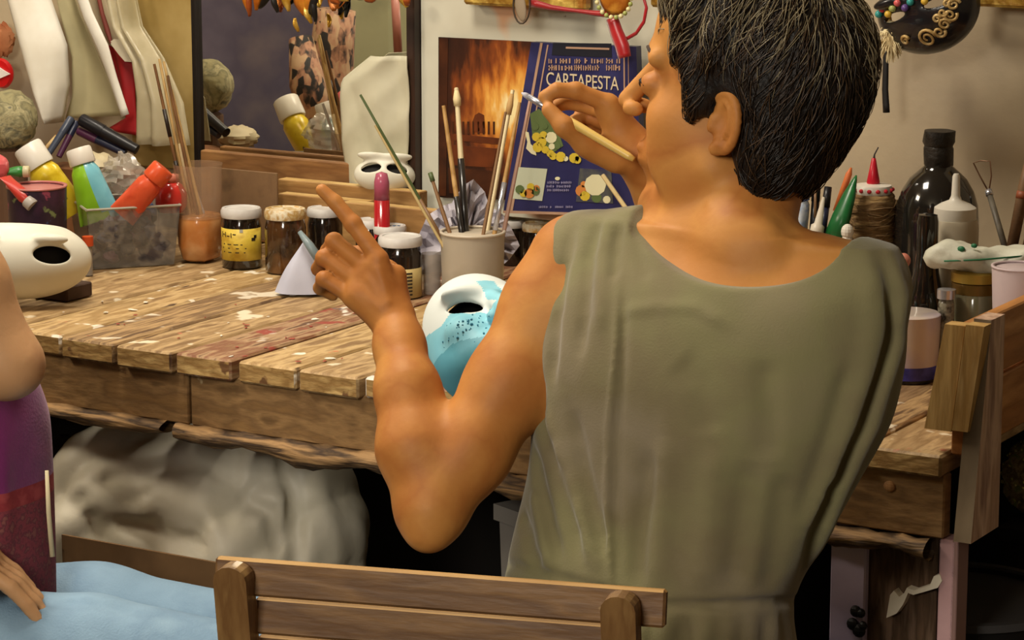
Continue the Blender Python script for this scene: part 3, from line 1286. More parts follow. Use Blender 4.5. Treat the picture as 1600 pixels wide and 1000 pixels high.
# skirt over the thighs, falling to the shins
for kn in knees:
    hp = kn - CD * .36 + CX * .02
    F.op(cone(hp, kn, .085, .072), .04)
    F.op(cone(kn, kn + Vector((0, -.03, -.28)), .078, .105), .03)
F.op(cone(hipc + Vector((0, .05, .02)), knees[0].lerp(knees[1], .5), .11, .09), .05)
beltpts = [(760, 878), (800, 884), (860, 900), (920, 917), (1000, 938), (1042, 947), (1140, 945), (1238, 940), (1262, 938)]
fold(beltpts, .0045, -.008)
for f_ in FOLDS:
    F.crease(*f_)
V, Q = F.mesh(2)
dress_m = mat('olive_cloth', '#7f765a', ['#7b7654', '#746a4f', '#817661'], scale=4, rough=.9, bump=.10, bscale=420, sheen=.25, spec=.15)
dress = np_mesh('dress', V, Q, dress_m, wroot)
# neckline and armhole piping
del F
# legs under the skirt, feet on the floor
F = Field(np.array([hipc.x - .3, hipc.y - .1, -.01]), np.array([hipc.x + .3, hipc.y + .7, .64]), .006)
for kn in knees:
    ank = Vector((kn.x, kn.y - .02, .075))
    F.op(cone(kn - CD * .36 + CX * .02, kn, .08, .056), .02)
    F.op(cone(kn, kn.lerp(ank, .35), .054, .054), .02)
    F.op(cone(kn.lerp(ank, .35), ank, .054, .034), .02)
    F.op(cone(ank, Vector((kn.x, kn.y + .12, .03)), .036, .024), .02)
V, Q = F.mesh(1)
np_mesh('legs', V, Q, skin_m, wroot)
for kn in knees:
    MB().ball((kn.x, kn.y + .035, .028), (.045, .125, .028), 16, 10).build('shoe', mat('shoe_leather', '#3a261a', rough=.5), wroot, smooth=True)

# stool she sits on
st = thing('stool', 'low wooden stool under the woman in the olive dress', 'stool', (hipc.x, hipc.y, 0))
MB().lathe([(0, .405), (.15, .405), (.155, .42), (.15, .435), (0, .438)], 28, o=(hipc.x, hipc.y, 0)).build('seat', mat('stool_wood', '#6a4a2c', '#52371f', scale=8, rough=.6), st)
for a in range(4):
    an = PI / 4 + a * PI / 2
    p0 = Vector((hipc.x + .11 * math.cos(an), hipc.y + .11 * math.sin(an), .41))
    p1 = Vector((hipc.x + .15 * math.cos(an), hipc.y + .15 * math.sin(an), 0.001))
    MB().tube([p1, p0], .016, 8).build('leg', MATS['stool_wood'], st)

# brush in her right hand
b0, b1 = W(815, 145, 3.165), W(987, 247, 3.10)
b1 = b0 + (b1 - b0) * 1.02
br = thing('paintbrush', 'long-handled paintbrush held between her finger and thumb', 'brush', b0)
dv = (b1 - b0)
MB().tube([b0, b0 + dv * .03, b0 + dv * .06], [.0008, .003, .0034], 10).build('bristles', mat('pale_bristle', '#b9b6c0', rough=.7), br, smooth=True)
MB().tube([b0 + dv * .06, b0 + dv * .28], [.0036, .0040], 12).build('ferrule', mat('silver', '#c9cbd6', rough=.25, metal=.8), br, smooth=True)
MB().tube([b0 + dv * .28, b0 + dv * .5, b0 + dv * .95, b1], [.0042, .0052, .0042, .003], 12).build('handle', mat('brush_yellow', '#d9b765', rough=.35, coat=.3), br, smooth=True)

# ---------------------------------------------------------------- the seated person at the left edge
D2 = 3.35
pc = W(-190, 700, D2)
proot = thing('person', 'seated person in purple top and light blue jeans at the left edge of the photo', 'person', (pc.x, pc.y, 0))
lo = np.array([pc.x - .45, pc.y - .6, .30])
hi = np.array([pc.x + .75, pc.y + .75, 1.42])
F = Field(lo, hi, .0055)
# trunk core, neck and head
F.chain([W(-150, 930, D2 + .02), W(-120, 700, D2 + .02), W(-130, 420, D2), W(-140, 260, D2)], [.085, .085, .09, .065], .03)
F.op(cone(W(-140, 270, D2), W(-140, 140, D2), .055, .05), .03)
F.chain([W(-120, 305, D2 - .14), W(-140, 268, D2), W(-160, 320, D2 + .15)], [.045, .055, .045], .03)
HF2 = head_frame(-160, 60, D2 - .02, math.radians(180 + 25), math.radians(-4), 1.0)
HT2 = head_sdf(F, HF2)
# near arm: shoulder, elbow, forearm lying forward
F.chain([W(-120, 300, D2 - .16), W(-48, 440, D2 - .17), W(4, 565, D2 - .17)], [.050, .043, .042], .02)
F.chain([W(6, 565, D2 - .17), W(-30, 500, D2 + .05), W(-85, 480, D2 + .20)], [.042, .036, .024], .015)
F.op(ell(W(22, 575, D2 - .17), (.030, .030, .026)), .02)
# far arm reaching down to the thigh
F.chain([W(-160, 330, D2 + .17), W(-190, 600, D2 + .17), W(-250, 800, D2 - .05), W(-112, 838, D2 - .15)], [.05, .04, .033, .026], .02)


def simple_hand(F, w_, d_, side, dn, s=1.0):
    w_, d_, side = Vector(w_), Vector(d_).normalized(), Vector(side).normalized()
    dn = Vector(dn).normalized()
    for i in range(4):
        o_ = (i - 1.5) * .019 * s
        m0 = w_ + d_ * .075 * s + side * o_
        F.op(cone(w_ + side * o_ * .5, m0, .015 * s, .0125 * s), .01)
        L = (.036, .04, .038, .03)[i] * s
        p1 = m0 + d_ * L + dn * .008
        p2 = p1 + d_ * L * .55 + dn * .012
        p3 = p2 + d_ * L * .35 + dn * .012
        F.chain([m0, p1, p2, p3], [.0102 * s, .0095 * s, .0088 * s, .0078 * s], .003)
    t0 = w_ + d_ * .02 - side * .02 * s
    F.chain([t0, t0 + d_ * .03 - side * .025 * s, t0 + d_ * .06 - side * .032 * s + dn * .01], [.015 * s, .0115 * s, .009 * s], .006)


simple_hand(F, W(-112, 838, D2 - .15), CX * .9 + Vector((0, 0, -.42)), CD, (0, 0, -1))
simple_hand(F, W(-85, 478, D2 + .20), -CX * .3 + CD * .9, CX, (0, 0, -1))
V, Q = F.mesh(2)
body2 = np_mesh('body', V, Q, skin2_m, proot)
# short hair
F2 = Field(np.array(HF2[0]) - .17, np.array(HF2[0]) + .17, .005)
A2 = np.array(HF2[1])


def E2(c, r, k, mode='u'):
    F2.op(ell(HF2[0] + HF2[1] @ Vector(c), r, A2), k, mode)


E2((-.03, 0, .055), (.108, .088, .092), 0)
E2((-.06, 0, -.01), (.06, .075, .09), .03)
E2((.12, 0, -.01), (.08, .12, .09), .01, 'c')
E2((.05, 0, -.1), (.1, .13, .075), .01, 'c')
V, Q = F2.mesh(1)
np_mesh('hair', V, Q, mat('hair_brown2', '#3a281b', '#241811', scale=30, rough=.6, bump=.5), proot)
# purple top: offset of the trunk with sleeveless shoulders
F = Field(lo, hi, .0055)
rt = 75


def trunk_x(py, xr, b, D=D2 + .02):
    c = W((xr - 330) / 2 if False else xr - 190, py, D)
    return (c.z, c.x, c.y, .157, b)


F.op(loft([trunk_x(1000, 82, .135), trunk_x(860, 82, .13), trunk_x(740, 80, .125), trunk_x(640, 74, .125), trunk_x(570, 48, .12),
           trunk_x(430, -20, .115), trunk_x(330, -40, .10), trunk_x(290, -70, .06)]), 0)
F.chain([W(-122, 320, D2 - .13), W(-140, 300, D2), W(-160, 335, D2 + .14)], [.060, .07, .060], .03)
F.crease([W(60, 640, D2 - .1), W(40, 760, D2 - .1), W(50, 860, D2 - .1)], .012, -.006)
F.crease([W(30, 640, D2 - .1), W(15, 760, D2 - .1), W(22, 860, D2 - .1)], .014, .006)
V, Q = F.mesh(2)
purple_m = mat('purple_knit', '#7c2666', ['#70205e', '#8a2f70'], scale=9, rough=.85, bump=.12, bscale=260, sheen=.2)
top2 = np_mesh('top', V, Q, purple_m, proot)
band_m = mat('patterned_band', '#7a3440', ['#883c46', '#66303c', '#86504c'], scale=130, rough=.9, bump=.1)
red_m = mat('red_band', '#9c3a3e', ['#8c2f36', '#a8484a'], scale=40, rough=.9)
top2.data.materials.append(band_m)
top2.data.materials.append(red_m)
off = wloc(top2)
zr0, zr1 = W(40, 775, D2 - .1).z, W(40, 802, D2 - .1).z
for f in top2.data.polygons:
    z = f.center.z + off.z
    if z < zr1:
        f.material_index = 1
    elif z < zr0:
        f.material_index = 2
# pale edge of the apron string hanging at her side
MB().tube([W(73, 735, D2 - .14), W(76, 800, D2 - .15), W(82, 870, D2 - .16)], [.0022, .0028, .003], 8).build('apron_string', mat('cream_tape', '#c8bb98', rough=.8), proot, smooth=True)
# jeans
F = Field(np.array([pc.x - .35, pc.y - .62, .02]), np.array([pc.x + .95, pc.y + .45, .78]), .0055)
hipL = W(-150, 985, D2 + .12)
F.op(ell(W(-140, 990, D2), (.17, .15, .12)), 0)
farp = [W(-100, 975, D2 + .13), W(150, 985, D2 + .1), W(395, 1015, D2 + .04)]
nearp = [W(-120, 1030, D2 - .12), W(140, 1037, D2 - .14), W(385, 1065, D2 - .17)]
F.chain(farp, [.088, .081, .066], .03)
F.chain(nearp, [.090, .082, .066], .012)
for kp, foot in ((farp[2], Vector((0, 0, 0))), (nearp[2], Vector((0, 0, 0)))):
    an_ = Vector((kp.x + .02, kp.y + .03, .1))
    F.chain([kp, kp.lerp(an_, .4), an_], [.066, .06, .045], .02)
for a_, b_, am in (((40, 880), (330, 912), .004), ((0, 935), (300, 962), -.004), ((20, 960), (60, 985), .004), ((60, 940), (10, 985), -.007), ((120, 945), (60, 1000), -.005),
                   ((300, 900), (340, 950), -.005), ((250, 890), (300, 905), .004)):
    F.crease([W(a_[0], a_[1], D2 - .15 if a_[1] > 930 else D2 + .03), W(b_[0], b_[1], D2 - .17 if b_[1] > 930 else D2 + .02)], .010, am)
V, Q = F.mesh(2)
np_mesh('jeans', V, Q, mat('light_denim', '#7f9cb4', ['#86a3bb', '#7894ad', '#8aa6bc'], scale=6, rough=.85, bump=.2, bscale=350, spec=.2), proot)
for kp in (farp[2], nearp[2]):
    q = Vector((kp.x + .06, kp.y + .07, .045))
    MB().ball(q, (.12, .05, .045), 16, 10, R=Matrix.Rotation(math.radians(35), 3, 'Z')).build('shoe', mat('canvas_shoe', '#57504a', rough=.8), proot, smooth=True)
# the seat under the left person
sc_ = W(-140, 1100, D2)
st2 = thing('stool', 'stool under the seated person in jeans at the left edge', 'stool', (sc_.x, sc_.y, 0))
zs = W(-140, 990, D2).z - .125
MB().lathe([(0, zs - .03), (.17, zs - .03), (.175, zs - .015), (.17, zs), (0, zs)], 28, o=(sc_.x, sc_.y, 0)).build('seat', MATS['stool_wood'], st2)
for a in range(4):
    an = PI / 4 + a * PI / 2
    MB().tube([Vector((sc_.x + .16 * math.cos(an), sc_.y + .16 * math.sin(an), .001)), Vector((sc_.x + .12 * math.cos(an), sc_.y + .12 * math.sin(an), zs - .02))], .016, 8).build('leg', MATS['stool_wood'], st2)

# ---------------------------------------------------------------- folding chair in the foreground
cl, cr = W(335, 866, 2.60), W(1040, 931, 2.49)
ex = Vector((cr.x - cl.x, cr.y - cl.y, 0))
CWD = ex.length
ang = math.atan2(ex.y, ex.x)
zt = (cl.z + cr.z) / 2
chair = thing('folding_chair', 'brown wooden slatted folding chair with its back to the camera in the foreground', 'chair', ((cl.x + cr.x) / 2, (cl.y + cr.y) / 2, 0))
chair.rotation_euler = (0, 0, ang)
chw = mat('chair_wood', '#6f4f30', ['#604226', '#7c5a35', '#66482b'], scale=7, stretch=(.8, 5, 5), rough=.5, bump=.15, coat=.15,
          spots=[('#a8895a', 30, .73)])
chp = mat('chair_post_wood', '#86643a', ['#6d4c28', '#9c7a4a'], scale=7, stretch=(5, 5, .8), rough=.5, bump=.15, coat=.15)
che = mat('chair_top_highlight', '#c49a5c', '#a67c42', scale=12, stretch=(.6, 4, 4), rough=.5)  # paler wood paints a highlight on the upward slat faces
RX = lambda a: Matrix.Rotation(a, 3, 'X')
tilt = math.radians(-9)


def cbox(name, c, s, m, R=None, bev=.0025, top=None):
    o = MB().box(c, s, R=R, bev=bev).build(name, m, chair, local=True)
    if top:
        o.data.materials.append(top)
        for f in o.data.polygons:
            if (f.normal @ (R @ Vector((0, 0, 1)) if R is not None else Vector((0, 0, 1)))) > .6:
                f.material_index = 1
    return o


def back_y(z):
    return -(zt - z) * math.tan(tilt) * 1.0


# local: x along the slats, +y away from the camera (front of the chair), z up
for k in range(5):
    z = zt - .0175 - k * .0395
    ww = CWD if k == 0 else CWD - .075
    cbox('back_slat', (0 if k == 0 else 0.0, back_y(z) + .002, z), (ww, .012, .0355), chw, R=RX(tilt), top=che)
for sx in (-1, 1):
    xx = sx * (CWD / 2 - .027) - (.002 if sx < 0 else .012)
    # post with a rounded top, running down as the back leg
    n = 8
    prof = []
    poly = []
    pw, pd = .033, .024
    top = zt + .001
    for i in range(n + 1):
        a = PI * i / n
        poly.append((math.cos(a) * pw / 2, top - pw * .45 + math.sin(a) * pw * .45))
    poly = [(pw / 2, .0)] + poly + [(-pw / 2, .0)]
    mb = MB()
    n_ = len(poly)
    vs_ = []
    for yy in (-pd, 0):
        for (x_, z_) in poly:
            zz = z_
            vs_.append((xx + x_, back_y(zz) * 1.0 - .006 + yy, max(zz, 0.001)))
    mb.add(vs_, [tuple(range(n_))[::-1], tuple(range(n_, 2 * n_))] + [(k, (k + 1) % n_, n_ + (k + 1) % n_, n_ + k) for k in range(n_)])
    mb.build('back_post', chp, chair, local=True)
    # crossing front leg
    mb = MB().tube([(xx - sx * .02, -.22, 0.016), (xx - sx * .02, .36, .45)], .016, 4)
    mb.build('crossing_leg', chp, chair, local=True)
for k in range(7):
    cbox('seat_slat', (0, .06 + k * .05, .455), (CWD - .09, .042, .014), chw)
cbox('stretcher', (0, back_y(.18) - .02, .18), (CWD - .07, .02, .02), chp)
cbox('stretcher', (0, .02, .18), (CWD - .1, .02, .02), chp)

# ================================================================ the wall: mirror, board, poster, book, hangings
MV = 3.835           # face of the mirror
ochre_b = mat('mustard_board', '#a58b4e', ['#92783d', '#b39a60'], scale=4, rough=.8, bump=.1)


def wbox(name, px0, px1, py0, py1, v, th, m, parent=None, bev=.001):
    """board flat against the wall: seen between two pixel columns, rows taken at its middle"""
    x0, x1 = at_v(px0, (py0 + py1) / 2, v).x, at_v(px1, (py0 + py1) / 2, v).x
    xm = (px0 + px1) / 2
    z1, z0 = at_v(xm, py0, v).z, at_v(xm, py1, v).z
    return MB().box(((x0 + x1) / 2, v + th / 2, (z0 + z1) / 2), (x1 - x0, th, z1 - z0), bev=bev).build(name, m, parent)


tag(wbox('wall_panel', 203, 304, -60, 262, 3.845, .012, ochre_b), 'mustard-yellow board on the wall just left of the mirror', 'board')
black_f = mat('black_frame', '#17120f', rough=.45)
brown_f = mat('dark_brown_frame', '#3a2418', '#241610', scale=12, rough=.5)
ml = at_v(309, 120, MV)
mr = at_v(651, 150, MV)
mirror = thing('mirror', 'large upright mirror in a thin dark frame behind the paint tubes', 'mirror', (ml.x, MV, .84))
mb = MB().box(((ml.x + mr.x) / 2, MV + .002, 1.26), (mr.x - ml.x, .004, .84))
mb.build('glass', mat('mirror_glass', '#e6e3d8', rough=.015, metal=1.0), mirror)
MB().box((ml.x, MV - .004, 1.26), (.009, .012, .85), bev=.001).build('frame', black_f, mirror)
MB().box((mr.x, MV - .008, 1.26), (.0155, .022, .85), bev=.002).build('frame', brown_f, mirror)
MB().box(((ml.x + mr.x) / 2, MV - .003, 1.685), (mr.x - ml.x, .01, .012), bev=.001).build('frame', black_f, mirror)
MB().box(((ml.x + mr.x) / 2, MV - .003, .838), (mr.x - ml.x, .01, .012), bev=.001).build('frame', black_f, mirror)

walnut = mat('walnut_board', '#8c6238', ['#744e29', '#9f7343'], scale=6, stretch=(1, 5, 6), rough=.6, bump=.15)
x0, x1 = at_v(313, 262, 3.80).x, at_v(551, 262, 3.80).x
zt_, zb_2 = at_v(430, 245, 3.80).z, at_v(430, 287, 3.80).z
tag(MB().box(((x0 + x1) / 2, 3.808, (zt_ + BZ) / 2), (x1 - x0, .016, zt_ - BZ), bev=.002).build('ledge_board', walnut), 'flat brown board standing across the foot of the mirror', 'board')
# battens on edge at the back of the bench
bat_m = mat('batten_wood', '#9a7341', ['#845f33', '#ad8650'], scale=6, stretch=(1, 5, 6), rough=.6, bump=.15)
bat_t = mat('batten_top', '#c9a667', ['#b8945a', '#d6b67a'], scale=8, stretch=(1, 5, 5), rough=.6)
for (p0, p1, py, v, lab) in ((434, 655, 284, 3.765, 'rearmost of the pale battens below the small white mask'),
                             (434, 572, 303, 3.735, 'middle pale batten behind the raised forefinger'),
                             (534, 705, 318, 3.700, 'front pale batten behind the white jar lids')):
    xm = (p0 + p1) / 2
    za = at_v(xm, py + 6, v).z
    xa, xb2 = at_v(p0, py, v).x, at_v(p1, py, v).x
    b = MB().box(((xa + xb2) / 2, v + .0125, (za + BZ) / 2), (xb2 - xa, .025, za - BZ), bev=.0015).build('batten', bat_m)
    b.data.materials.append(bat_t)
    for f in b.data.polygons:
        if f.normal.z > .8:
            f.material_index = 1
    tag(b, lab, 'batten', 'battens at the back of the bench')

# white board with peach stains
wb = wbox('pin_board', 658, 1065, -70, 345, 3.835, .02,
          mat('white_board', '#c5c3b2', ['#cbc9b8', '#b9b4a2'], scale=3, rough=.7, bump=.05,
              spots=[('#c59a78', 4.2, .57, (1, 1, 1)), ('#6a4c38', 60, .76)]))
tag(wb, 'off-white board with peach stains behind the poster and the book', 'board')

# poster of a fire-lit building
m = bpy.data.materials.new('fire_print')
m.use_nodes = True
nt = m.node_tree
N, L = nt.nodes, nt.links
tc = N.new('ShaderNodeTexCoord')
sx = N.new('ShaderNodeSeparateXYZ')
L.new(tc.outputs['Generated'], sx.inputs[0])
nz = N.new('ShaderNodeTexNoise')
nz.inputs['Scale'].default_value = 5
nz.inputs['Detail'].default_value = 4
mp = N.new('ShaderNodeMapping')
mp.inputs['Scale'].default_value = (2.2, 1, .9)
L.new(tc.outputs['Generated'], mp.inputs['Vector'])
L.new(mp.outputs['Vector'], nz.inputs['Vector'])
# glow centred right of the middle: distance from (0.75, 0.6)
vm = N.new('ShaderNodeMapping')
vm.inputs['Location'].default_value = (-.72, 0, -.60 * 1.5)
vm.inputs['Scale'].default_value = (1, 0, 1.5)
L.new(tc.outputs['Generated'], vm.inputs['Vector'])
ln = N.new('ShaderNodeVectorMath')
ln.operation = 'LENGTH'
L.new(vm.outputs['Vector'], ln.inputs[0])
ad = N.new('ShaderNodeMath')
ad.operation = 'MULTIPLY_ADD'
L.new(nz.outputs['Fac'], ad.inputs[0])
ad.inputs[1].default_value = .75
L.new(ln.outputs['Value'], ad.inputs[2])
rp = N.new('ShaderNodeValToRGB')
cols = [(.40, '#ecd9a0'), (.52, '#dfa64e'), (.68, '#c0742a'), (.84, '#7c3d18'), (1.0, '#3a1c10'), (1.25, '#23120c')]
mr_ = N.new('ShaderNodeMath')
mr_.operation = 'MULTIPLY'
mr_.inputs[1].default_value = .78
L.new(ad.outputs[0], mr_.inputs[0])
el = rp.color_ramp.elements
while len(el) < len(cols):
    el.new(.5)
for e, (p, c) in zip(el, cols):
    e.position = min(1, p * .78)
    e.color = lin(c)
L.new(mr_.outputs[0], rp.inputs['Fac'])
L.new(rp.outputs['Color'], N['Principled BSDF'].inputs['Base Color'])
N['Principled BSDF'].inputs['Roughness'].default_value = .35
PV = 3.826


def wq(px, py, v):
    return at_v(px, py, v)


pth = thing('poster', 'dark orange photo print of a glowing old building, pinned behind the brushes', 'poster', at_v(757, 308, PV))
MB().prism([wq(685, 308, PV), wq(795, 312, PV), wq(845, 66, PV), wq(685, 58, PV)], (0, .004, 0)).build('print', m, pth)
# dark balcony, chest and beams in the print, flat
pr_d = mat('print_dark', '#33190e', '#4b2714', scale=30, rough=.35)
pr_m = mat('print_brown', '#6c3518', '#4f2512', scale=25, rough=.35)
PV2 = PV - .0008
for poly, mm in (([(698, 208), (781, 216), (781, 226), (698, 218)], pr_m), ([(704, 226), (776, 232), (770, 262), (706, 258)], pr_m),
                 ([(700, 262), (770, 267), (764, 305), (702, 302)], pr_d), ([(686, 60), (700, 60), (697, 306), (686, 306)], pr_d),
                 ([(738, 190), (742, 180), (748, 176), (756, 180), (758, 208), (738, 206)], pr_m)):
    MB().prism([wq(x, y, PV2) for x, y in poly], (0, .0008, 0)).build('printed_shape', mm, pth)
mb = MB()
for k in range(9):
    x = 706 + k * 8
    mb.prism([wq(x, 190, PV2), wq(x + 3, 190, PV2), wq(x + 3, 210, PV2), wq(x, 210, PV2)], (0, .0008, 0))
mb.build('printed_railing', pr_d, pth)

# the book
BKV = 3.780
book = thing('book', 'dark blue paperback with fruit pictures and the title CARTAPESTA, leaning on the board', 'book', at_v(890, 336, BKV))
navy = mat('navy_cover', '#2b2b58', ['#25254e', '#343462'], scale=9, rough=.35)
bq = lambda px, py, o=0.0: at_v(px, py, BKV - o)
MB().prism([bq(786, 333), bq(1003, 339), bq(994, 73), bq(830, 66)], (0, .016, 0)).build('cover', navy, book)
cream_i = mat('print_cream', '#c9b99a', rough=.4)
tan_i = mat('print_tan', '#a98770', rough=.4)


def bp(name, poly, mm, o=.0008, th=.0008, label=None):
    return MB().prism([bq(x, y, o) for x, y in poly], (0, th, 0)).build(name, mm, book, label=label)


bp('edge_strip', [(786, 333), (1003, 339), (1003, 335), (786, 329)], tan_i)
bp('spine_line', [(797, 329), (801, 329), (848, 67), (844, 67)], tan_i)
bp('spine_line', [(832, 200), (834, 200), (857, 70), (855, 70)], tan_i)
bp('spine_line', [(975, 200), (977, 200), (976, 80), (974, 80)], tan_i)
bp('spine_line', [(982, 200), (983, 200), (982, 80), (981, 80)], tan_i)
bp('dark_title_band', [(862, 86), (956, 90), (955, 68), (864, 67)], mat('print_black', '#191b26', rough=.4))
bp('rule', [(884, 76), (952, 78), (952, 75), (884, 73)], tan_i, o=.0016)


def text_on(body, x0, x1, ybase, hpx, mm, name, parent, vplane, ext=.0004, squeeze=1.0):
    cu = bpy.data.curves.new(name, 'FONT')
    cu.body = body
    cu.extrude = ext
    cu.size = 1.0
    cu.align_x = 'LEFT'
    o = bpy.data.objects.new(name, cu)
    COL.objects.link(o)
    bpy.context.view_layer.update()
    wdt = max(o.dimensions.x, 1e-3)
    hgt = max(o.dimensions.y, 1e-3)
    p0 = at_v(x0, ybase, vplane)
    p1 = at_v(x1, ybase, vplane)
    s = mpp(p0) * hpx / hgt
    o.rotation_euler = (math.radians(90), 0, 0)
    o.scale = ((p1.x - p0.x) / wdt, s, 1)
    o.location = Vector((p0.x, vplane, (p0.z + p1.z) / 2)) - wloc(parent)
    bpy.context.view_layer.update()
    me = bpy.data.meshes.new_from_object(o.evaluated_get(bpy.context.evaluated_depsgraph_get()))
    me.materials.clear()
    me.materials.append(mm)
    o2 = bpy.data.objects.new(name, me)
    COL.objects.link(o2)
    o2.rotation_euler, o2.scale, o2.location = o.rotation_euler.copy(), o.scale.copy(), o.location.copy()
    o2.parent = parent
    bpy.data.objects.remove(o)
    return o2


text_on('CARTAPESTA', 853, 966, 137, 21, cream_i, 'title', book, BKV - .0012)
rs = random.Random(3)
for (xa, xb3, y, h) in ((857, 968, 99, 8), (857, 968, 110, 9), (868, 925, 262, 0), (853, 893, 287, 4), (854, 891, 293, 4), (855, 888, 299, 4), (842, 895, 325, 3.5)):
    if not h:
        continue
    mb = MB()
    x = xa
    while x < xb3:
        w_ = rs.uniform(1.4, 3.4) * (h / 8 + .35)
        hh = h * rs.uniform(.75, 1)
        if rs.random() < .85:
            mb.prism([bq(x, y, .0016), bq(x + w_ * .55, y, .0016), bq(x + w_ * .55, y - hh, .0016), bq(x, y - hh, .0016)], (0, .0008, 0))
            if rs.random() < .6:
                mb.prism([bq(x, y - hh * .4, .0016), bq(x + w_, y - hh * .4, .0016), bq(x + w_, y - hh * .65, .0016), bq(x, y - hh * .65, .0016)], (0, .0008, 0))
        x += w_ * 1.25
    mb.build('small_print', tan_i if y < 200 else mat('print_lilac', '#8d88a8', rough=.4), book, kind='stuff')
# flowers and fruit printed on the cover
yl, gr, cr_, og = mat('print_yellow', '#c2a935', rough=.4), mat('print_green', '#56663c', rough=.4), mat('print_ivory', '#cfc9a4', rough=.4), mat('print_orange', '#c07a3c', rough=.4)


def disc(px, py, r, mm, name='printed_fruit', o=.0018, sq=1.0):
    poly = [(px + r * math.cos(a * PI / 5), py + r * sq * math.sin(a * PI / 5)) for a in range(10)][::-1]
    return bp(name, poly, mm, o=o, th=.0006)


bp('printed_ribbon', [(820, 205), (826, 207), (829, 225), (836, 232), (838, 243), (830, 240), (822, 232), (824, 222)], cr_, o=.0012)
bp('printed_leaves', [(828, 178), (842, 170), (858, 185), (872, 205), (880, 228), (862, 240), (846, 232), (832, 212)], gr, o=.0010)
for x, y, r, mm in ((838, 214, 7, yl), (846, 222, 8, yl), (840, 230, 8, yl), (852, 234, 6, yl), (849, 211, 6, yl), (861, 215, 9, cr_), (862, 229, 5, cr_), (860, 240, 6, yl), (864, 244, 6, yl),
                    (876, 245, 8, yl), (871, 228, 5, gr), (897, 247, 8, yl), (902, 250, 6, yl), (884, 248, 4, cr_), (836, 198, 6, gr), (851, 197, 5, gr)):
    disc(x, y, r, mm)
bp('picture', [(796, 310), (847, 314), (855, 264), (806, 261)], mat('print_sky', '#b6bba4', rough=.4), o=.0010)
bp('printed_fruit', [(818, 285), (832, 268), (834, 288), (830, 300), (816, 298)], yl)
for x, y, r, mm in ((812, 296, 7, gr), (836, 298, 7, gr), (827, 302, 8, og), (838, 294, 5, og), (818, 302, 6, yl), (829, 292, 6, yl)):
    disc(x, y, r, mm, o=.0024)
bp('picture', [(900, 315), (958, 318), (955, 266), (906, 263)], mat('print_slate', '#35364a', '#55564f', scale=60, rough=.4), o=.0010)
disc(930, 289, 17, cr_, o=.0018)
for x, y, r, mm in ((908, 298, 9, og), (914, 306, 8, yl), (932, 309, 8, gr), (948, 312, 6, cr_), (912, 288, 5, og)):
    disc(x, y, r, mm, o=.0014)
disc(871, 279, 4, cr_, name='printed_bud', sq=.7)
stick_t = mat('cream_stick', '#cdb98a', '#b59d6a', scale=20, rough=.55)
s_ = MB().tube([at_v(942, 274, 3.765), at_v(984, 334, 3.74)], .0036, 8).build('wooden_stick', stick_t)
tag(s_, 'pale wooden stick leaning across the lower right corner of the book', 'stick')

# gilt frames whose lower edges show at the top
gilt = mat('gilt', '#b8933a', ['#8c6420', '#d4b45a', '#a06a28'], scale=14, rough=.4, metal=.35, bump=.4, bscale=50)
for (a, b_, y, lab) in ((735, 900, 12, 'gilded frame edge at the top above the fire-lit poster'), (1028, 1075, 13, 'short gilded frame edge at the top beside the dark hair'),
                        (1512, 1700, 14, 'gilded frame edge at the top right corner')):
    xm = (a + b_) / 2
    v = 3.80
    p0, p1 = at_v(a, y, v), at_v(b_, y, v)
    zz = at_v(xm, y, v).z
    f = thing('gilded_frame', lab, 'frame', ((p0.x + p1.x) / 2, v, zz))
    MB().box(((p0.x + p1.x) / 2, v + .012, zz + .02), (p1.x - p0.x, .024, .04), bev=.004).build('rail', gilt, f)
    for q in (p0, p1):
        MB().box((q.x, v + .012, zz + .18), (.03, .022, .36), bev=.004).build('stile', gilt, f)
    MB().box(((p0.x + p1.x) / 2, v + .02, zz + .18), (p1.x - p0.x - .02, .006, .32)).build('canvas', mat('frame_canvas', '#8a7a5c', rough=.8), f)

# ---- red ribbon with beaded medallion
red_s = mat('red_satin', '#a3121a', ['#8a0c14', '#b81c22'], scale=8, rough=.3, sheen=.3)
RV = 3.74
med = thing('medallion', 'gold medallion ringed with green and ivory beads at the top, above the book', 'ornament', at_v(962, 10, RV))
c = at_v(961, -4, RV)
MB().lathe([(0, -.006), (.022, -.005), (.027, 0), (.020, .004), (0, .007)], 24, o=c, R=Matrix.Rotation(PI / 2, 3, 'X')).build('disc', mat('amber_gold', '#c07a24', ['#a85f18', '#d89a3c'], scale=30, rough=.35, metal=.3), med, smooth=True)
for k in range(22):
    a = 2 * PI * k / 22
    MB().ball(c + Vector((.030 * math.cos(a), -.004, .030 * math.sin(a))), .0038, 8, 6).build('bead', mat(('bead_ivory', 'bead_green')[k % 2], ('#d8cf9a', '#9aa05a')[k % 2], rough=.3), med, smooth=True)
rb = thing('ribbon', 'red satin ribbon with a loop hanging below the medallion', 'ribbon', at_v(968, 40, RV))


def ribbon(pts, wid, name='band', v=RV, m_=None, par=None, tw=0.0):
    P_ = [at_v(x, y, v) for x, y in pts]
    mb = MB()
    n = len(P_) - 1

    def fn(s, t):
        i = min(int(s * n), n - 1)
        f = s * n - i
        p = P_[i].lerp(P_[i + 1], f)
        d = (P_[i + 1] - P_[i]).normalized()
        sd = Vector((-d.z, 0, d.x))
        wd = (wid[i] + (wid[i + 1] - wid[i]) * f) * mpp(p)
        return p + sd * (t - .5) * wd + Vector((0, -math.sin(t * PI) * .3 * wd, 0))
    mb.grid(fn, n * 3, 5, thick=.0012)
    return mb.build(name, m_ or red_s, par if par is not None else rb, smooth=True)


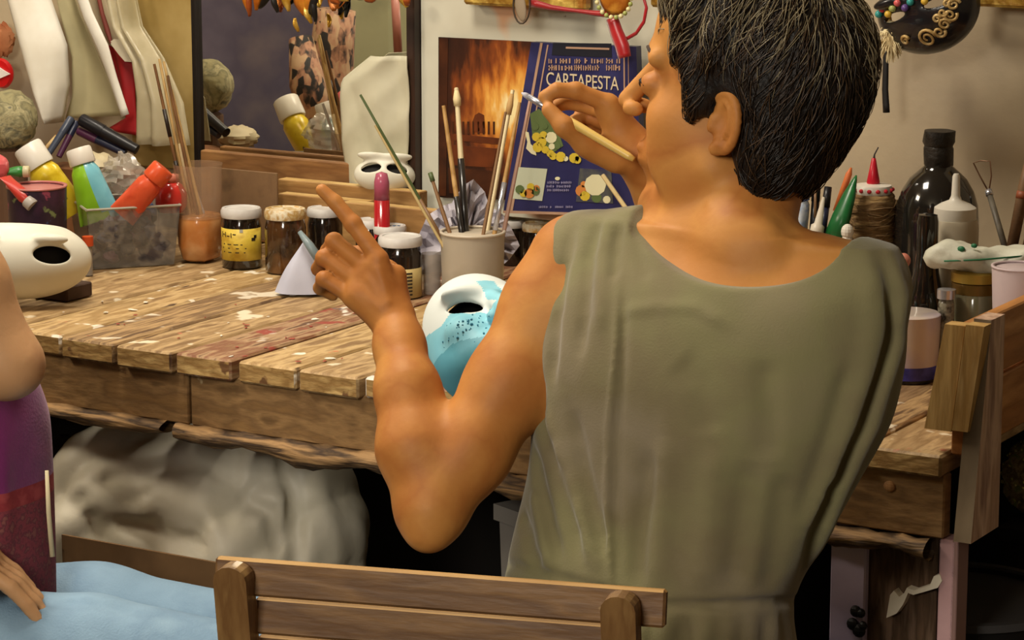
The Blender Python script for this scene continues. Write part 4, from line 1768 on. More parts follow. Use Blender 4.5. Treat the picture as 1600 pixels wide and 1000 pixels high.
ribbon([(956, 28), (963, 50), (972, 72), (976, 90)], [22, 24, 26, 24])
ribbon([(1003, -12), (1010, 12), (1006, 34), (994, 52), (980, 60), (968, 60)], [5, 6, 6, 6, 6, 5], 'loop', v=RV + .01)
ribbon([(828, 4), (862, 12), (900, 17), (932, 21), (960, 22)], [14, 9, 6, 9, 14], 'trailing_end', v=RV + .005)
lf = thing('wire_leaf', 'grey-brown oval leaf ornament hanging at the top, left of the red ribbon', 'ornament', at_v(812, 20, RV))
MB().ball(at_v(813, 8, RV), (.010, .003, .026), 14, 10, R=Matrix.Rotation(math.radians(-12), 3, 'Y')).build('leaf', mat('leaf_grey', '#8d7c66', rough=.6), lf, smooth=True)
pts = [at_v(813 + 13 * math.cos(a * PI / 9) + 2, 8 + 29 * math.sin(a * PI / 9), RV - .003) for a in range(19)]
MB().tube(pts, .0014, 6, cap=False).build('rim', mat('leaf_rim', '#3c2f22', rough=.5), lf, smooth=True)

# ================================================================ masks
def shell_mask(name, lab, c, M, m, w_=.088, dpt=.055, h_=.05, eyes=.034, er=(.019, .010), thick=.0035, nose=True, cut_low=None, h=.0016, extra=None, group=None):
    """half mask, local x right, -y outwards, z up"""
    F = Field((-w_ - .01, -dpt - .03, -h_ - .015), (w_ + .01, .02, h_ + .015), h)
    F.op(ell((0, 0, 0), (w_, dpt, h_ * 1.25)), 0)
    if nose:
        F.op(cone((0, -dpt + .006, .008), (0, -dpt - .008, -h_ * .7), .008, .014), .014)
    for s_ in (-1, 1):
        F.op(ell((s_ * eyes, -dpt + .004, .022), (.024, .010, .008)), .010)
    F2 = Field((-w_ - .01, -dpt - .03, -h_ - .015), (w_ + .01, .02, h_ + .015), h)
    F2.F = F.F + thick * 1.4
    F.F = np.maximum(F.F, -F2.F)
    for s_ in (-1, 1):
        def eye(X, Y, Z, s_=s_):
            return (np.sqrt(((X - s_ * eyes) / er[0]) ** 2 + ((Z - .0) / er[1]) ** 2) - 1) * er[1] + 0 * Y
        F.op((eye, np.array((s_ * eyes - er[0], -.12, -er[1])), np.array((s_ * eyes + er[0], .03, er[1]))), .003, 'c')
    # open back; trimmed lower edge
    F.op((lambda X, Y, Z: -(Y - .004) + 0 * X + 0 * Z, np.array((-.2, -.0, -.2)), np.array((.2, .1, .2))), .002, 'c')
    if cut_low is None:
        F.op((lambda X, Y, Z: (Z + h_ * .55 + .02 * np.exp(-(X / .018) ** 2) - .10 * np.abs(X)) + 0 * Y, np.array((-.2, -.2, -.2)), np.array((.2, .2, .0))), .004, 'c')
    F.op((lambda X, Y, Z: -(Z - h_) + 0 * Y + 0 * X, np.array((-.2, -.2, h_ - .01)), np.array((.2, .2, .2))), .004, 'c')
    V, Q = F.mesh(1)
    t = thing(name, lab, 'mask', c, group)
    V = V @ np.array(M).T + np.array(c)
    o = np_mesh('shell', V, Q, m, t)
    return t, lambda x, y, z: Vector(c) + M @ Vector((x, y, z))


def face_cam(yaw=0, pitch=0, roll=0):
    """rotation whose -y axis looks at the camera, then turned"""
    return (Matrix((CX, CD, Vector((0, 0, 1)))).transposed() @ Matrix.Rotation(math.radians(yaw), 3, 'Z')
            @ Matrix.Rotation(math.radians(pitch), 3, 'X') @ Matrix.Rotation(math.radians(roll), 3, 'Y'))


white_g = mat('white_gesso', '#d9d6c6', rough=.45, bump=.05)
pA = W(27, 404, 4.14)
shell_mask('half_mask', 'white half mask with a dark eye hole, lying at the front left of the bench', pA, face_cam(8, -18, 3), white_g,
           w_=.110, dpt=.064, h_=.049, eyes=.052, er=(.027, .0135), thick=.008, nose=False, cut_low=False)
MA_ = face_cam(8, -18, 3)
MB().ball(pA + MA_ @ Vector((0, -.006, 0)), (.092, .030, .036), 20, 12, R=MA_).build('eye_hole_shade', mat('mask_inner_shade', '#14100e', rough=.8), [o for o in bpy.data.objects if o.name == 'half_mask'][0], smooth=True)  # black ball inside the shell stands in for shade in the eye holes
q = at_z(78, 466, BZ)
bk = tag(MB().box(q + Vector((0, .02, .011)), (.085, .06, .022), bev=.002).build('wood_block', mat('dark_block', '#35231a', '#4a3326', scale=14, rough=.7)), 'dark brown wood block under the white half mask', 'block')
pB = at_v(601, 274, 3.79)
shell_mask('half_mask', 'small white half mask lying on the battens at the foot of the mirror', pB, face_cam(0, -35, 3), white_g, w_=.050, dpt=.032, h_=.024, eyes=.021, er=(.016, .0080), thick=.003, h=.0014, nose=False, cut_low=False)

MB_2 = face_cam(0, -35, 3)
MB().ball(pB + MB_2 @ Vector((0, -.003, 0)), (.042, .016, .018), 18, 10, R=MB_2).build('eye_hole_shade', MATS['mask_inner_shade'], [o for o in bpy.data.objects if o.name == 'half_mask.001'][0], smooth=True)  # black ball, shade for the small mask's eye holes

# blue mask with a jutting lower half
pC = W(757, 545, 3.52)
MC = face_cam(24, -46, 6)
F = Field((-.11, -.16, -.13), (.11, .03, .11), .0020)
F.op(ell((0, 0, .010), (.080, .066, .098)), 0)
F.op(ell((0, -.030, -.048), (.070, .062, .050)), .028)
F.op(cone((0, -.062, .036), (0, -.098, -.008), .010, .016), .012)
for s_ in (-1, 1):
    F.op(ell((s_ * .036, -.052, .046), (.028, .016, .010)), .014)
    F.op(ell((s_ * .045, -.054, -.012), (.022, .016, .018)), .02)
    F.op(ell((s_ * .013, -.084, -.008), (.010, .009, .008)), .006)
F.op(cone((-.02, -.094, -.040), (.02, -.094, -.040), .008, .008), .008)
G_ = F.F.copy()
F.F = np.maximum(G_, -(G_ + .0055))
for s_ in (-1, 1):
    def eye(X, Y, Z, s_=s_):
        a_ = s_ * .22
        x_, z_ = (X - s_ * .036) * math.cos(a_) + (Z - .024) * math.sin(a_), -(X - s_ * .036) * math.sin(a_) + (Z - .024) * math.cos(a_)
        return (np.sqrt((x_ / .0205) ** 2 + (z_ / .0095) ** 2) - 1) * .0095 + 0 * Y
    F.op((eye, np.array((s_ * .036 - .02, -.12, .012)), np.array((s_ * .036 + .02, .0, .036))), .002, 'c')
F.op((lambda X, Y, Z: -(Y - .002) + 0 * X + 0 * Z, np.array((-.2, .0, -.2)), np.array((.2, .1, .2))), .002, 'c')
F.op((lambda X, Y, Z: (Z + .086) + 0 * X + 0 * Y, np.array((-.2, -.2, -.2)), np.array((.2, .2, -.08))), .003, 'c')
V, Q = F.mesh(1)
bm_ = thing('blue_mask', 'light blue and white face mask propped on the bench edge beside her upper arm', 'mask', pC)
loc_ = V.copy()
V = V @ np.array(MC).T + np.array(pC)
sh = np_mesh('shell', V, Q, mat('mask_blue', '#7fc4d8', ['#8accdd', '#72b7cc'], scale=14, rough=.5), bm_)
sh.data.materials.append(mat('mask_white', '#dce4e2', rough=.5))
sh.data.materials.append(mat('mask_inner_shade', '#14100e', rough=.8))  # inner faces coloured black as shade behind the holes
sh.data.materials.append(mat('mask_under_shade', '#5aa3b8', ['#5fa9bd', '#4f94a8'], scale=14, rough=.5))  # shade of the jutting underside, painted as a darker blue
n_ = len(Q)
cen_ = loc_[Q].mean(1)
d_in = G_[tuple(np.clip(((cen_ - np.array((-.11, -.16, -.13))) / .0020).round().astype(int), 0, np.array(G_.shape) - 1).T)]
idx = np.zeros(n_, np.int32)
rr_ = RNG.normal(0, .0, n_)
lim = .012 + .10 * cen_[:, 0] * -0.0 + .006 * np.sin(cen_[:, 0] * 90) + .004 * np.sin(cen_[:, 0] * 210)
idx[(cen_[:, 2] > lim) & (np.abs(cen_[:, 0]) > .012 + .35 * np.abs(cen_[:, 2] - .02) * 0)] = 1
idx[(cen_[:, 2] > .07)] = 1
idx[(cen_[:, 2] < -.048 + .25 * np.abs(cen_[:, 0]))] = 3
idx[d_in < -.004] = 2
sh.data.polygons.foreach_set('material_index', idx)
sh.data.update()
# relief of glitter glue on the cheek
mb = MB()
Ml = lambda x, y, z: Vector(pC) + MC @ Vector((x, y, z))
for k in range(46):
    x = -.045 + random.gauss(0, .013)
    z = -.014 + random.gauss(0, .011)
    # find surface by marching
    y = -.13
    while y < 0:
        i_ = np.clip(((np.array((x, y, z)) - np.array((-.11, -.16, -.13))) / .0020).round().astype(int), 0, np.array(G_.shape) - 1)
        if G_[tuple(i_)] < 0:
            break
        y += .001
    mb.ball(Ml(x, y, z), random.uniform(.0008, .0018), 6, 4)
mb.build('glitter_dots', mat('glitter_blue', '#3f88a4', rough=.4), bm_, kind='stuff')
# black ball puts shade behind the eye holes; block props the mask
MB().ball(Ml(0, -.012, .0), (.060, .028, .070), 18, 12, R=MC).build('mask_hole_shade', mat('mask_inner_shade', '#14100e'), bm_, smooth=True)
MB().box(Ml(0, .005, -.045) + Vector((0, .03, -.010)), (.05, .05, .05), bev=.003).build('prop', mat('dark_block', '#35231a'), bm_)

# ornate black mask, top right
OV = 3.74
pD = at_v(1452, 12, OV)
MD = Matrix.Rotation(math.radians(-4), 3, 'Z') @ Matrix.Rotation(math.radians(-20), 3, 'Y')
om, ol = shell_mask('carnival_mask', 'black carnival mask with gold scrolls and coloured beads at the top right', pD, MD, mat('black_lacquer', '#121014', rough=.3, coat=.4),
                    w_=.080, dpt=.050, h_=.052, eyes=.036, er=(.020, .0055), thick=.004, cut_low=False, nose=False)
goldp = mat('gold_paint', '#c2a570', ['#a88850', '#d6bf8c'], scale=40, rough=.45, metal=.3)


def spiral(cx, cz, r0, turns, y0, rad, mm, nm='gold_scroll', dirn=1):
    pts = []
    n = int(16 * turns)
    for i in range(n + 1):
        a = 2 * PI * turns * i / n * dirn
        r = r0 * (1 - .8 * i / n)
        x, z = cx + r * math.cos(a), cz + r * math.sin(a)
        yy = -.050 * math.sqrt(max(0, 1 - (x / .08) ** 2 - (z / .065) ** 2)) - .003 + y0
        pts.append(ol(x, yy, z))
    MB().tube(pts, [rad * (1 - .4 * i / n) for i in range(n + 1)], 7).build(nm, mm, om, smooth=True)


for a in ((.004, -.043, .013, 1.7, 1), (.024, -.040, .008, 1.4, -1), (.036, -.032, .008, 1.5, 1), (.047, -.022, .009, 1.5, -1), (.056, -.010, .008, 1.5, 1), (.060, .004, .009, 1.5, -1), (.050, -.006, .006, 1.3, 1), (.040, -.016, .006, 1.3, -1), (.030, -.022, .006, 1.3, 1),
          (.020, .026, .009, 1.3, 1), (-.03, -.036, .007, 1.3, 1), (.006, .030, .008, 1.4, -1), (-.012, .034, .007, 1.4, 1)):
    spiral(a[0], a[1], a[2], a[3], 0, .0026, goldp, dirn=a[4])
for k in range(12):
    x = -.062 + .0105 * k
    z = .012 + .006 * math.sin(k * 2.1)
    yy = -.050 * math.sqrt(max(0, 1 - (x / .08) ** 2 - (z / .065) ** 2)) - .004
    cc_ = ('#2f8a86', '#b8323a', '#c9a23a', '#7f9a48', '#c85a5a', '#58407a')[k % 6]
    MB().ball(ol(x, yy, z), .0055, 10, 7).build('bead', mat('bead_' + ('teal', 'red', 'amber', 'green', 'coral', 'violet')[k % 6], cc_, rough=.25), om, smooth=True)
# strap and fur tuft
ribbon([(1384, 60), (1384, 100), (1383, 140), (1385, 176)], [9, 10, 11, 12], 'strap', v=3.77, m_=mat('black_strap', '#0f0d0e', rough=.6), par=om)
ft = thing('fur_tuft', 'cream fur tuft hanging beside the back of her head', 'fur tuft', at_v(1392, 60, 3.72))
mb = MB()
mb.ball(at_v(1392, 58, 3.72), (.012, .012, .024), 12, 8)
for k in range(170):
    a, b_ = random.uniform(0, 2 * PI), random.uniform(-1, 1)
    d = Vector((math.cos(a) * math.sqrt(1 - b_ * b_), math.sin(a) * math.sqrt(1 - b_ * b_), b_))
    p = at_v(1392, 58, 3.72) + Vector((d.x * .010, d.y * .010, d.z * .021))
    mb.tube([p, p + d * .006 + Vector((0, 0, -.003)), p + d * .009 + Vector((0, 0, -.008))], [.0012, .0010, .0002], 4, cap=False)
mb.build('fur', mat('cream_fur', '#dccfa8', '#c9b486', scale=30, rough=.9), ft, smooth=True)
MB().tube([at_v(1380, -20, 3.73), at_v(1388, 34, 3.73)], [.004, .006], 8).build('gold_cord', gilt, ft)

# ================================================================ things on the bench
glass_dark = mat('dark_paint_in_glass', '#15110e', '#2a1c12', scale=20, rough=.12, coat=.6)
glass_brown = mat('brown_paint_in_glass', '#4a3018', ['#2c1c10', '#6b4726'], scale=14, rough=.12, coat=.6)
lid_white = mat('white_lid', '#d2d0cc', '#bdb8b4', scale=30, rough=.4)
lid_paint = mat('painted_lid', '#c9b88c', ['#b08a4a', '#d8d0b8', '#c79a4e'], scale=50, rough=.5)


def jar(px, pyb, wpx, hpx, lab, lid_m, body_m, label_m=None, label_rows=(.15, .62), name='jar', marks=None, group='paint jars along the back of the bench'):
    base = at_z(px, pyb, BZ)
    s = mpp(base)
    r = wpx * s / 2
    base = base + CD * r * .8
    h = (hpx - .16 * wpx) * s / cP
    t = thing(name, lab, 'jar', base, group)
    hb = h * .855
    MB().lathe([(0, 0), (r * .90, 0), (r * .97, h * .03), (r * .97, hb * .80), (r * .90, hb * .93), (r * .84, hb), (0, hb)], 28, o=base).build('glass_body', body_m, t, smooth=True, autos=40)
    MB().lathe([(0, hb - .001), (r * .96, hb - .001), (r * .99, hb + h * .02), (r * .99, h * .955), (r * .93, h), (r * .8, h * 1.0), (r * .78, h * .985), (0, h * .985)], 28, o=base).build('lid', lid_m, t, smooth=True, autos=40)
    if label_m:
        a0 = math.atan2(-CD.y, -CD.x)
        z0, z1 = h * label_rows[0], h * label_rows[1]

        def fn(u_, v_):
            a = a0 + (u_ - .5) * 2.7
            return base + Vector((math.cos(a) * r * .985, math.sin(a) * r * .985, z0 + (z1 - z0) * v_))
        lb = MB().grid(fn, 16, 2, thick=.0006).build('paper_label', label_m, t, smooth=True)
        if marks:
            for (u0, u1, v0_, v1_, mm) in marks:
                def fn2(u_, v_):
                    a = a0 + (u0 + (u1 - u0) * u_ - .5) * 2.7
                    return base + Vector((math.cos(a) * r * .997, math.sin(a) * r * .997, z0 + (z1 - z0) * (v0_ + (v1_ - v0_) * v_)))
                MB().grid(fn2, 3, 1, thick=.0004).build('label_print', mm, lb)
    return t, base, r, h


yel_l = mat('yellow_label', '#cdb03a', ['#d8bd48', '#b8952e'], scale=40, rough=.5)
dk = mat('label_ink', '#2b2116', rough=.6)
mk = [(.10, .12, .72, .90, dk), (.14, .18, .80, .84, dk), (.20, .215, .74, .90, dk), (.24, .30, .76, .79, dk), (.33, .345, .73, .88, dk), (.37, .43, .82, .85, dk), (.72, .80, .62, .72, dk), (.77, .83, .70, .80, dk),
      (.15, .55, .50, .53, dk), (.12, .62, .38, .41, dk), (.15, .6, .25, .28, dk), (.5, .56, .9, 1.0, mat('label_grey', '#a8a8a0', rough=.5))]
jar(376, 420, 66, 103, 'glass jar with a white lid and a bright yellow label, leftmost of the jars', lid_white, glass_dark, yel_l, (.14, .68), marks=mk)
jar(445, 428, 68, 110, 'brown glass jar with a paint-smeared lid, just right of the yellow-labelled jar', lid_paint, glass_brown)
jar(506, 410, 56, 92, 'dark jar with a whitish lid, behind the raised forefinger', lid_white, glass_dark)
jar(578, 425, 48, 88, 'white-lidded jar right behind the base of the raised forefinger', lid_white, glass_dark)
j5, b5, r5, h5 = jar(609, 432, 54, 86, 'jar with blue writing on its white lid, behind the large dark jar', lid_white, glass_dark)
for k in range(5):
    MB().box(b5 + Vector((0, 0, h5 * .99)) + CX * (-.014 + k * .007), (.004, .003 + .003 * (k % 2), .001)).build('lid_print', mat('blue_ink', '#38567a', rough=.5), j5)
mk2 = [(.55, .72, .1 + .12 * k, .16 + .12 * k, dk) for k in range(7)]
jar(625, 468, 72, 108, 'large dark jar with a white lid and pale yellow label, right behind the hand', lid_white, glass_dark, mat('cream_label', '#bfa970', '#a8905a', scale=30, rough=.6), (.02, .50), marks=mk2)
jar(656, 395, 52, 70, 'small white-lidded dark jar standing apart at the back by the board', lid_white, glass_dark)
jar(800, 415, 42, 76, 'white-lidded jar right of the brush pot, left one of two', lid_white, glass_dark)
jar(840, 425, 50, 82, 'jar with a worn whitish lid touching her shoulder, right of the brush pot', lid_paint, glass_dark)

# cut bottle of orange paint water with sticks
base = at_z(309, 412, BZ) + CD * .03
s = mpp(base)
R_ = 37 * s
Hb = 152 * s / cP
bt = thing('cut_bottle', 'cut-off clear plastic bottle of orange paint water holding wooden sticks', 'bottle', base)
clear_m = mat('clear_plastic', '#b39478', rough=.15, alpha=.26, spec=.6)
liq = mat('orange_water', '#c48a52', ['#b8743a', '#cf9f6c'], scale=10, rough=.25, coat=.4)
pet = lambda a, z: 1 - (.16 * max(0, 1 - z / (.30 * Hb))) * (abs(math.cos(a * 2.5)) ** .6)
MB().lathe([(0, .006), (R_ * .55, 0), (R_ * .86, .006), (R_ * .97, Hb * .16), (R_ * .95, Hb * .35), (R_ * .97, Hb * .46), (R_ * .9, Hb * .48), (0, Hb * .48)], 40, o=base, wob=pet).build('paint_water', liq, bt, smooth=True, autos=50)
MB().lathe([(R_ * .98, Hb * .45), (R_ * 1.0, Hb * .7), (R_ * 1.06, Hb), (R_ * 1.03, Hb), (R_ * .97, Hb * .7), (R_ * .955, Hb * .45), (R_ * .98, Hb * .45)], 40, o=base).build('bottle_wall', clear_m, bt, smooth=True, autos=50)


def stick(p0, p1, r, m, lab, cat='stick', name='wooden_stick', tip=None, tipm=None, group=None, bands=None, taper=.75):
    """p0 lower end, p1 upper end"""
    t = thing(name, lab, cat, p0, group)
    d = p1 - p0
    MB().tube([p0, p0 + d * .5, p1], [r, r * .95, r * taper], 8).build('shaft', m, t, smooth=True, autos=60)
    if tip:
        MB().tube([p0 + d * (1 - tip), p0 + d * (1 - tip * .6), p1 + d * .004], [r * 1.1, r * 1.25, r * .5], 8).build('tip', tipm, t, smooth=True)
    for (a, b, mm) in (bands or []):
        MB().tube([p0 + d * a, p0 + d * b], [r * 1.12, r * 1.10], 8).build('band', mm, t, smooth=True)
    return t


st1 = mat('stick_tan', '#c2a068', ['#a98550', '#d0b27a'], scale=20, stretch=(3, 3, .5), rough=.55)
st2m = mat('stick_brown', '#80572f', '#5f3f20', scale=20, rough=.55)
st3 = mat('stick_dark', '#231a14', rough=.4)
Dd = base.dot(CD)
G1 = 'sticks in the cut bottle'
inb = [((241, 100), (296, 352), st2m, [(.55, .72, st3), (.32, .4, st3)], 'darkest stick in the cut bottle, leftmost, with black bands'),
       ((249, 92), (300, 350), st1, None, 'tallest pale stick in the cut bottle'),
       ((256, 96), (306, 352), st1, [(.1, .5, mat('stick_pale', '#d2b98c', rough=.5))], 'pale stick in the cut bottle with a lighter lower half'),
       ((262, 118), (311, 350), st2m, None, 'shorter brown stick in the cut bottle'),
       ((268, 140), (318, 350), st1, None, 'shortest slanting pale stick in the cut bottle'),
       ((273, 205), (322, 345), mat('stick_grey', '#a39a94', rough=.4), None, 'short greyish stick at the right rim of the cut bottle')]
for i, (a, b, mm, bands, lab) in enumerate(inb):
    off = (i % 3 - 1) * .010
    stick(W(b[0], b[1], Dd + off), W(a[0], a[1], Dd + .035 + off * .5), .0030, mm, lab, bands=bands, group=G1)

# tray of tubes
tc_ = at_z(206, 420, BZ)
tray = thing('plastic_tray', 'grimy clear plastic tray heaped with paint tubes and rags', 'tray', tc_)
grime = mat('grimy_plastic', '#8f8880', ['#7a746c', '#a59c90', '#5d5960'], scale=30, rough=.30, alpha=.38, spec=.6)
fr_ = [at_z(146, 421, BZ), at_z(272, 413, BZ)]
ex_ = (fr_[1] - fr_[0])
ey_ = Vector((-ex_.y, ex_.x, 0)).normalized() * .12
ht_ = .098
o4 = [fr_[0], fr_[1], fr_[1] + ey_, fr_[0] + ey_]
cen4 = sum(o4, Vector()) / 4
top4 = [p + (p - cen4) * .16 + Vector((0, 0, ht_)) for p in o4]
for k in range(4):
    k2 = (k + 1) % 4
    a, b, c, d = o4[k], o4[k2], top4[k2], top4[k]
    inw = ((cen4 - (a + b) / 2).normalized()) * .002
    MB().prism([a, b, c, d], inw).build('tray_wall', grime, tray)
MB().prism([p + Vector((0, 0, .001)) for p in o4], (0, 0, .003)).build('tray_floor', grime, tray)
rim = [p for p in top4] + [top4[0]]
MB().tube(rim, .0022, 6).build('rim', mat('tray_rim', '#aaa496', rough=.3), tray)
# rags and crumpled things inside (nobody could count them)
mb = MB()
fill = [mat('rag_grey', '#6f6a74', rough=.9), mat('rag_brown', '#5c4636', rough=.9), mat('rag_pink', '#8f6470', rough=.9), mat('rag_blue', '#4c5670', rough=.9), mat('rag_dark', '#1d1a20', rough=.9)]
fo = None
for k in range(64):
    u_, v_ = random.uniform(.1, .9), random.uniform(.08, .8)
    p = o4[0].lerp(o4[1], u_) + ey_ * v_ + Vector((0, 0, random.uniform(.012, .075)))
    mb.ball(p, [random.uniform(.008, .016) for _ in range(3)], 8, 6, wob=lambda d: random.uniform(.7, 1.2))
fo = mb.build('crumpled_rags', fill[0], tray, kind='stuff')
for mm in fill[1:]:
    fo.data.materials.append(mm)
for i, f in enumerate(fo.data.polygons):
    f.material_index = (i // 48 * 7) % 5


def paint_tube(p_cap, p_tail, r, body_m, cap_m, lab, cap_frac=.22, tail_w=1.35, group='paint tubes in the tray', two=None, capr=1.0, name='paint_tube', up=None):
    p_cap, p_tail = Vector(p_cap), Vector(p_tail)
    t = thing(name, lab, 'paint tube', p_tail, group)
    d = p_tail - p_cap
    L_ = d.length
    n = 8
    pts, rad, fl = [], [], []
    for i in range(n + 1):
        f = i / n
        pts.append(p_cap + d * (cap_frac + (1 - cap_frac) * f))
        w_ = r * (1 + (tail_w - 1) * f)
        if i == 0:
            w_ = r * .8
        rad.append(w_)
        fl.append(max(.06, (1 - f ** 1.5) * .95 * 1.0))
    o = MB().tube(pts, rad, 18, flat=fl, up=up).build('tube_body', body_m, t, smooth=True, autos=60)
    if two:
        o.data.materials.append(two)
        side = CX
        for f in o.data.polygons:
            if f.normal.dot(side) > .10:
                f.material_index = 1
    MB().tube([p_cap, p_cap + d * .02, p_cap + d * cap_frac * .9, p_cap + d * cap_frac], [r * .88 * capr, r * .96 * capr, r * 1.0 * capr, r * .95 * capr], 20, up=up).build('cap', cap_m, t, smooth=True, autos=50)
    return t


Dt = tc_.dot(CD) + .045
white_cap = mat('white_cap', '#dcd7cc', rough=.35)
yt = paint_tube(W(42, 228, Dt + .04), W(112, 338, Dt + .02), .0255, mat('yellow_tube', '#cdb020', ['#d8be30', '#b8980e'], scale=30, rough=.3, spots=[('#3c3414', 34, .70)]), white_cap,
                'yellow paint tube with a white cap leaning into the tray', cap_frac=.30, tail_w=1.25, up=tuple(CD))
paint_tube(W(122, 232, Dt), W(158, 345, Dt - .02), .0215, mat('green_tube', '#7fb41e', ['#8ec42a', '#6a9a1c'], scale=12, rough=.3, spots=[('#24501a', 30, .66)]), white_cap,
           'light green and sky blue paint tube with a white cap, tail down in the tray', cap_frac=.22, tail_w=1.65, two=mat('sky_tube', '#6bb4c8', ['#7cc0d0', '#4f9ab4'], scale=12, rough=.25), up=tuple(CD))
paint_tube(W(256, 262, Dt - .02), W(190, 338, Dt - .03), .0205, mat('orange_red_tube', '#d2492a', ['#dc5a36', '#bc3a20'], scale=20, rough=.3, spots=[('#7c4a46', 26, .68)]), mat('orange_cap', '#d8542c', rough=.3),
           'orange-red paint tube lying across the right rim of the tray', cap_frac=.26, tail_w=1.15, capr=.98, up=tuple(CD))
t_ = thing('red_jar', 'shiny red round-shouldered pot behind the orange-red tube', 'pot', W(268, 330, Dt + .02))
MB().lathe([(0, 0), (.022, 0), (.026, .012), (.026, .030), (.018, .044), (.012, .048), (0, .050)], 20, o=W(268, 330, Dt + .02)).build('pot_body', mat('red_gloss', '#c03028', rough=.2, coat=.5), t_, smooth=True)
MB().lathe([(0, .048), (.013, .048), (.013, .060), (0, .062)], 16, o=W(268, 330, Dt + .02)).build('pot_cap', mat('pink_cap', '#c97862', rough=.4), t_, smooth=True)
t_ = thing('orange_tube', 'small orange-topped tube standing at the left corner of the tray', 'paint tube', Vector((W(137, 376, Dt - .10).x, W(137, 376, Dt - .10).y, BZ)))
q = W(137, 376, Dt - .10)
MB().lathe([(0, 0), (.007, 0), (.007, q.z - .008 - BZ), (0, q.z - .008 - BZ)], 14, o=(q.x, q.y, BZ)).build('tube_body', mat('tube_grey', '#8d857c', rough=.5), t_, smooth=True, autos=50)
MB().lathe([(0, -.008), (.009, -.008), (.009, .007), (0, .008)], 14, o=q).build('cap', mat('orange_plastic', '#c2491e', rough=.4), t_, smooth=True, autos=50)
# crumpled cellophane
def crumple(c, rx, ry, rz, m, name, lab, cat, n=22, amp=.35, seed=1, parent=None):
    r_ = random.Random(seed)
    ph = [(r_.uniform(2, 7), r_.uniform(2, 7), r_.uniform(2, 7), r_.uniform(0, 6)) for _ in range(7)]

    def wob(d):
        s_ = 0
        for a, b, c_, e in ph:
            s_ += abs(math.sin(a * d.x + b * d.y + c_ * d.z + e)) 
        return 1 + amp * (s_ / 7 - .6) * 2
    o = MB().ball(c, (rx, ry, rz), n, int(n * .7), wob=wob).build(name, m, parent, smooth=True, autos=28)
    if parent is None:
        tag(o, lab, cat)
    return o


cell = mat('cellophane', '#cfc6b8', rough=.12, alpha=.42, spec=.9, coat=.5)
crumple(W(194, 272, Dt + .03), .040, .025, .030, cell, 'cellophane', 'crumpled clear cellophane between the blue and the orange-red tubes', 'cellophane', amp=.6, seed=4)
# dark pens lying behind the tubes
pen_m = [mat('pen_navy', '#20243a', rough=.35), mat('pen_black', '#16151a', rough=.35), mat('pen_plum', '#4a2440', rough=.35), mat('pen_slate', '#3f4656', rough=.35)]
for i, (a, b, r, mm, lab) in enumerate([((126, 186), (214, 234), .0105, pen_m[1], 'thickest black marker pen behind the tubes, slanting down to the right'),
                                       ((122, 204), (196, 240), .0075, pen_m[0], 'navy marker pen just below the thickest black one'),
                                       ((112, 184), (76, 240), .0065, pen_m[3], 'slate grey pen slanting down to the left behind the yellow tube'),
                                       ((120, 190), (92, 245), .006, pen_m[2], 'plum-coloured pen slanting down to the left behind the tubes'),
                                       ((104, 196), (66, 238), .004, st1, 'pale thin pencil left of the dark pens')]):
    p0, p1 = W(b[0], b[1], Dt + .22 + i * .006), W(a[0], a[1], Dt + .25 + i * .006)
    t_ = thing('marker_pen' if i < 4 else 'pencil', lab, 'pen', p0, 'pens piled behind the tray')
    d = p1 - p0
    MB().tube([p0, p0 + d * .6], [r * .85, r], 10).build('barrel', mm, t_, smooth=True, autos=50)
    MB().tube([p0 + d * .6, p0 + d * .98, p1], [r * 1.08, r * 1.05, r * .9], 10).build('pen_cap', pen_m[(i + 1) % 4] if i < 4 else st2m, t_, smooth=True, autos=50)
# box the pens lie on
p = W(150, 262, Dt + .24)
b_ = tag(MB().box((p.x, p.y, (BZ + p.z) / 2), (.19, .06, p.z - BZ), bev=.002).build('carton', mat('brown_carton', '#8a5a34', '#6d4526', scale=8, rough=.8)), 'reddish-brown carton at the back behind the tray', 'carton')

# purple patterned cup
cb_ = at_z(62, 432, BZ)
s = mpp(cb_)
rc = 48 * s
hc = W(62, 292, cb_.dot(CD)).z - BZ
cup = thing('cup', 'dark purple speckled cup with a pinkish rim behind the white half mask', 'cup', cb_)
pc_m = mat('purple_speckle', '#2f1a2e', ['#241426', '#46243c'], scale=18, rough=.4, spots=[('#6f7a4c', 34, .64), ('#8a3b52', 40, .67), ('#3a4a70', 46, .66)])
MB().lathe([(0, 0), (rc * .86, 0), (rc * .90, .004), (rc * .98, hc), (rc * .90, hc), (rc * .86, hc * .8), (0, hc * .78)], 36, o=cb_).build('cup_body', pc_m, cup, smooth=True, autos=50)
MB().lathe([(rc * .90, hc - .001), (rc * 1.0, hc), (rc * 1.0, hc + .003), (rc * .9, hc + .003), (rc * .90, hc - .001)], 36, o=cb_).build('rim', mat('pink_rim', '#b5706a', rough=.4), cup, smooth=True)
MB().lathe([(0, hc * .80), (rc * .87, hc * .80)], 30, o=cb_).build('dried_paint', mat('brown_paint', '#8a4a34', ['#6a2f2c', '#b06a48'], scale=30, rough=.5), cup)
Dc = cb_.dot(CD)
paint_tube(W(52, 322, Dc - .045), W(8, 276, Dc - .02), .0115, mat('red_tube', '#b8362c', rough=.35), mat('grey_cap', '#a9a29a', rough=.4), 'small red tube with a grey cap leaning over the cup rim', tail_w=1.2, cap_frac=.2, group=None)
paint_tube(W(46, 268, Dc + .03), W(2, 268, Dc + .03), .0095, mat('green_small_tube', '#2f7a34', rough=.35), mat('pale_green_cap', '#b9b08c', rough=.4), 'small green tube lying at the far left above the cup', group=None)
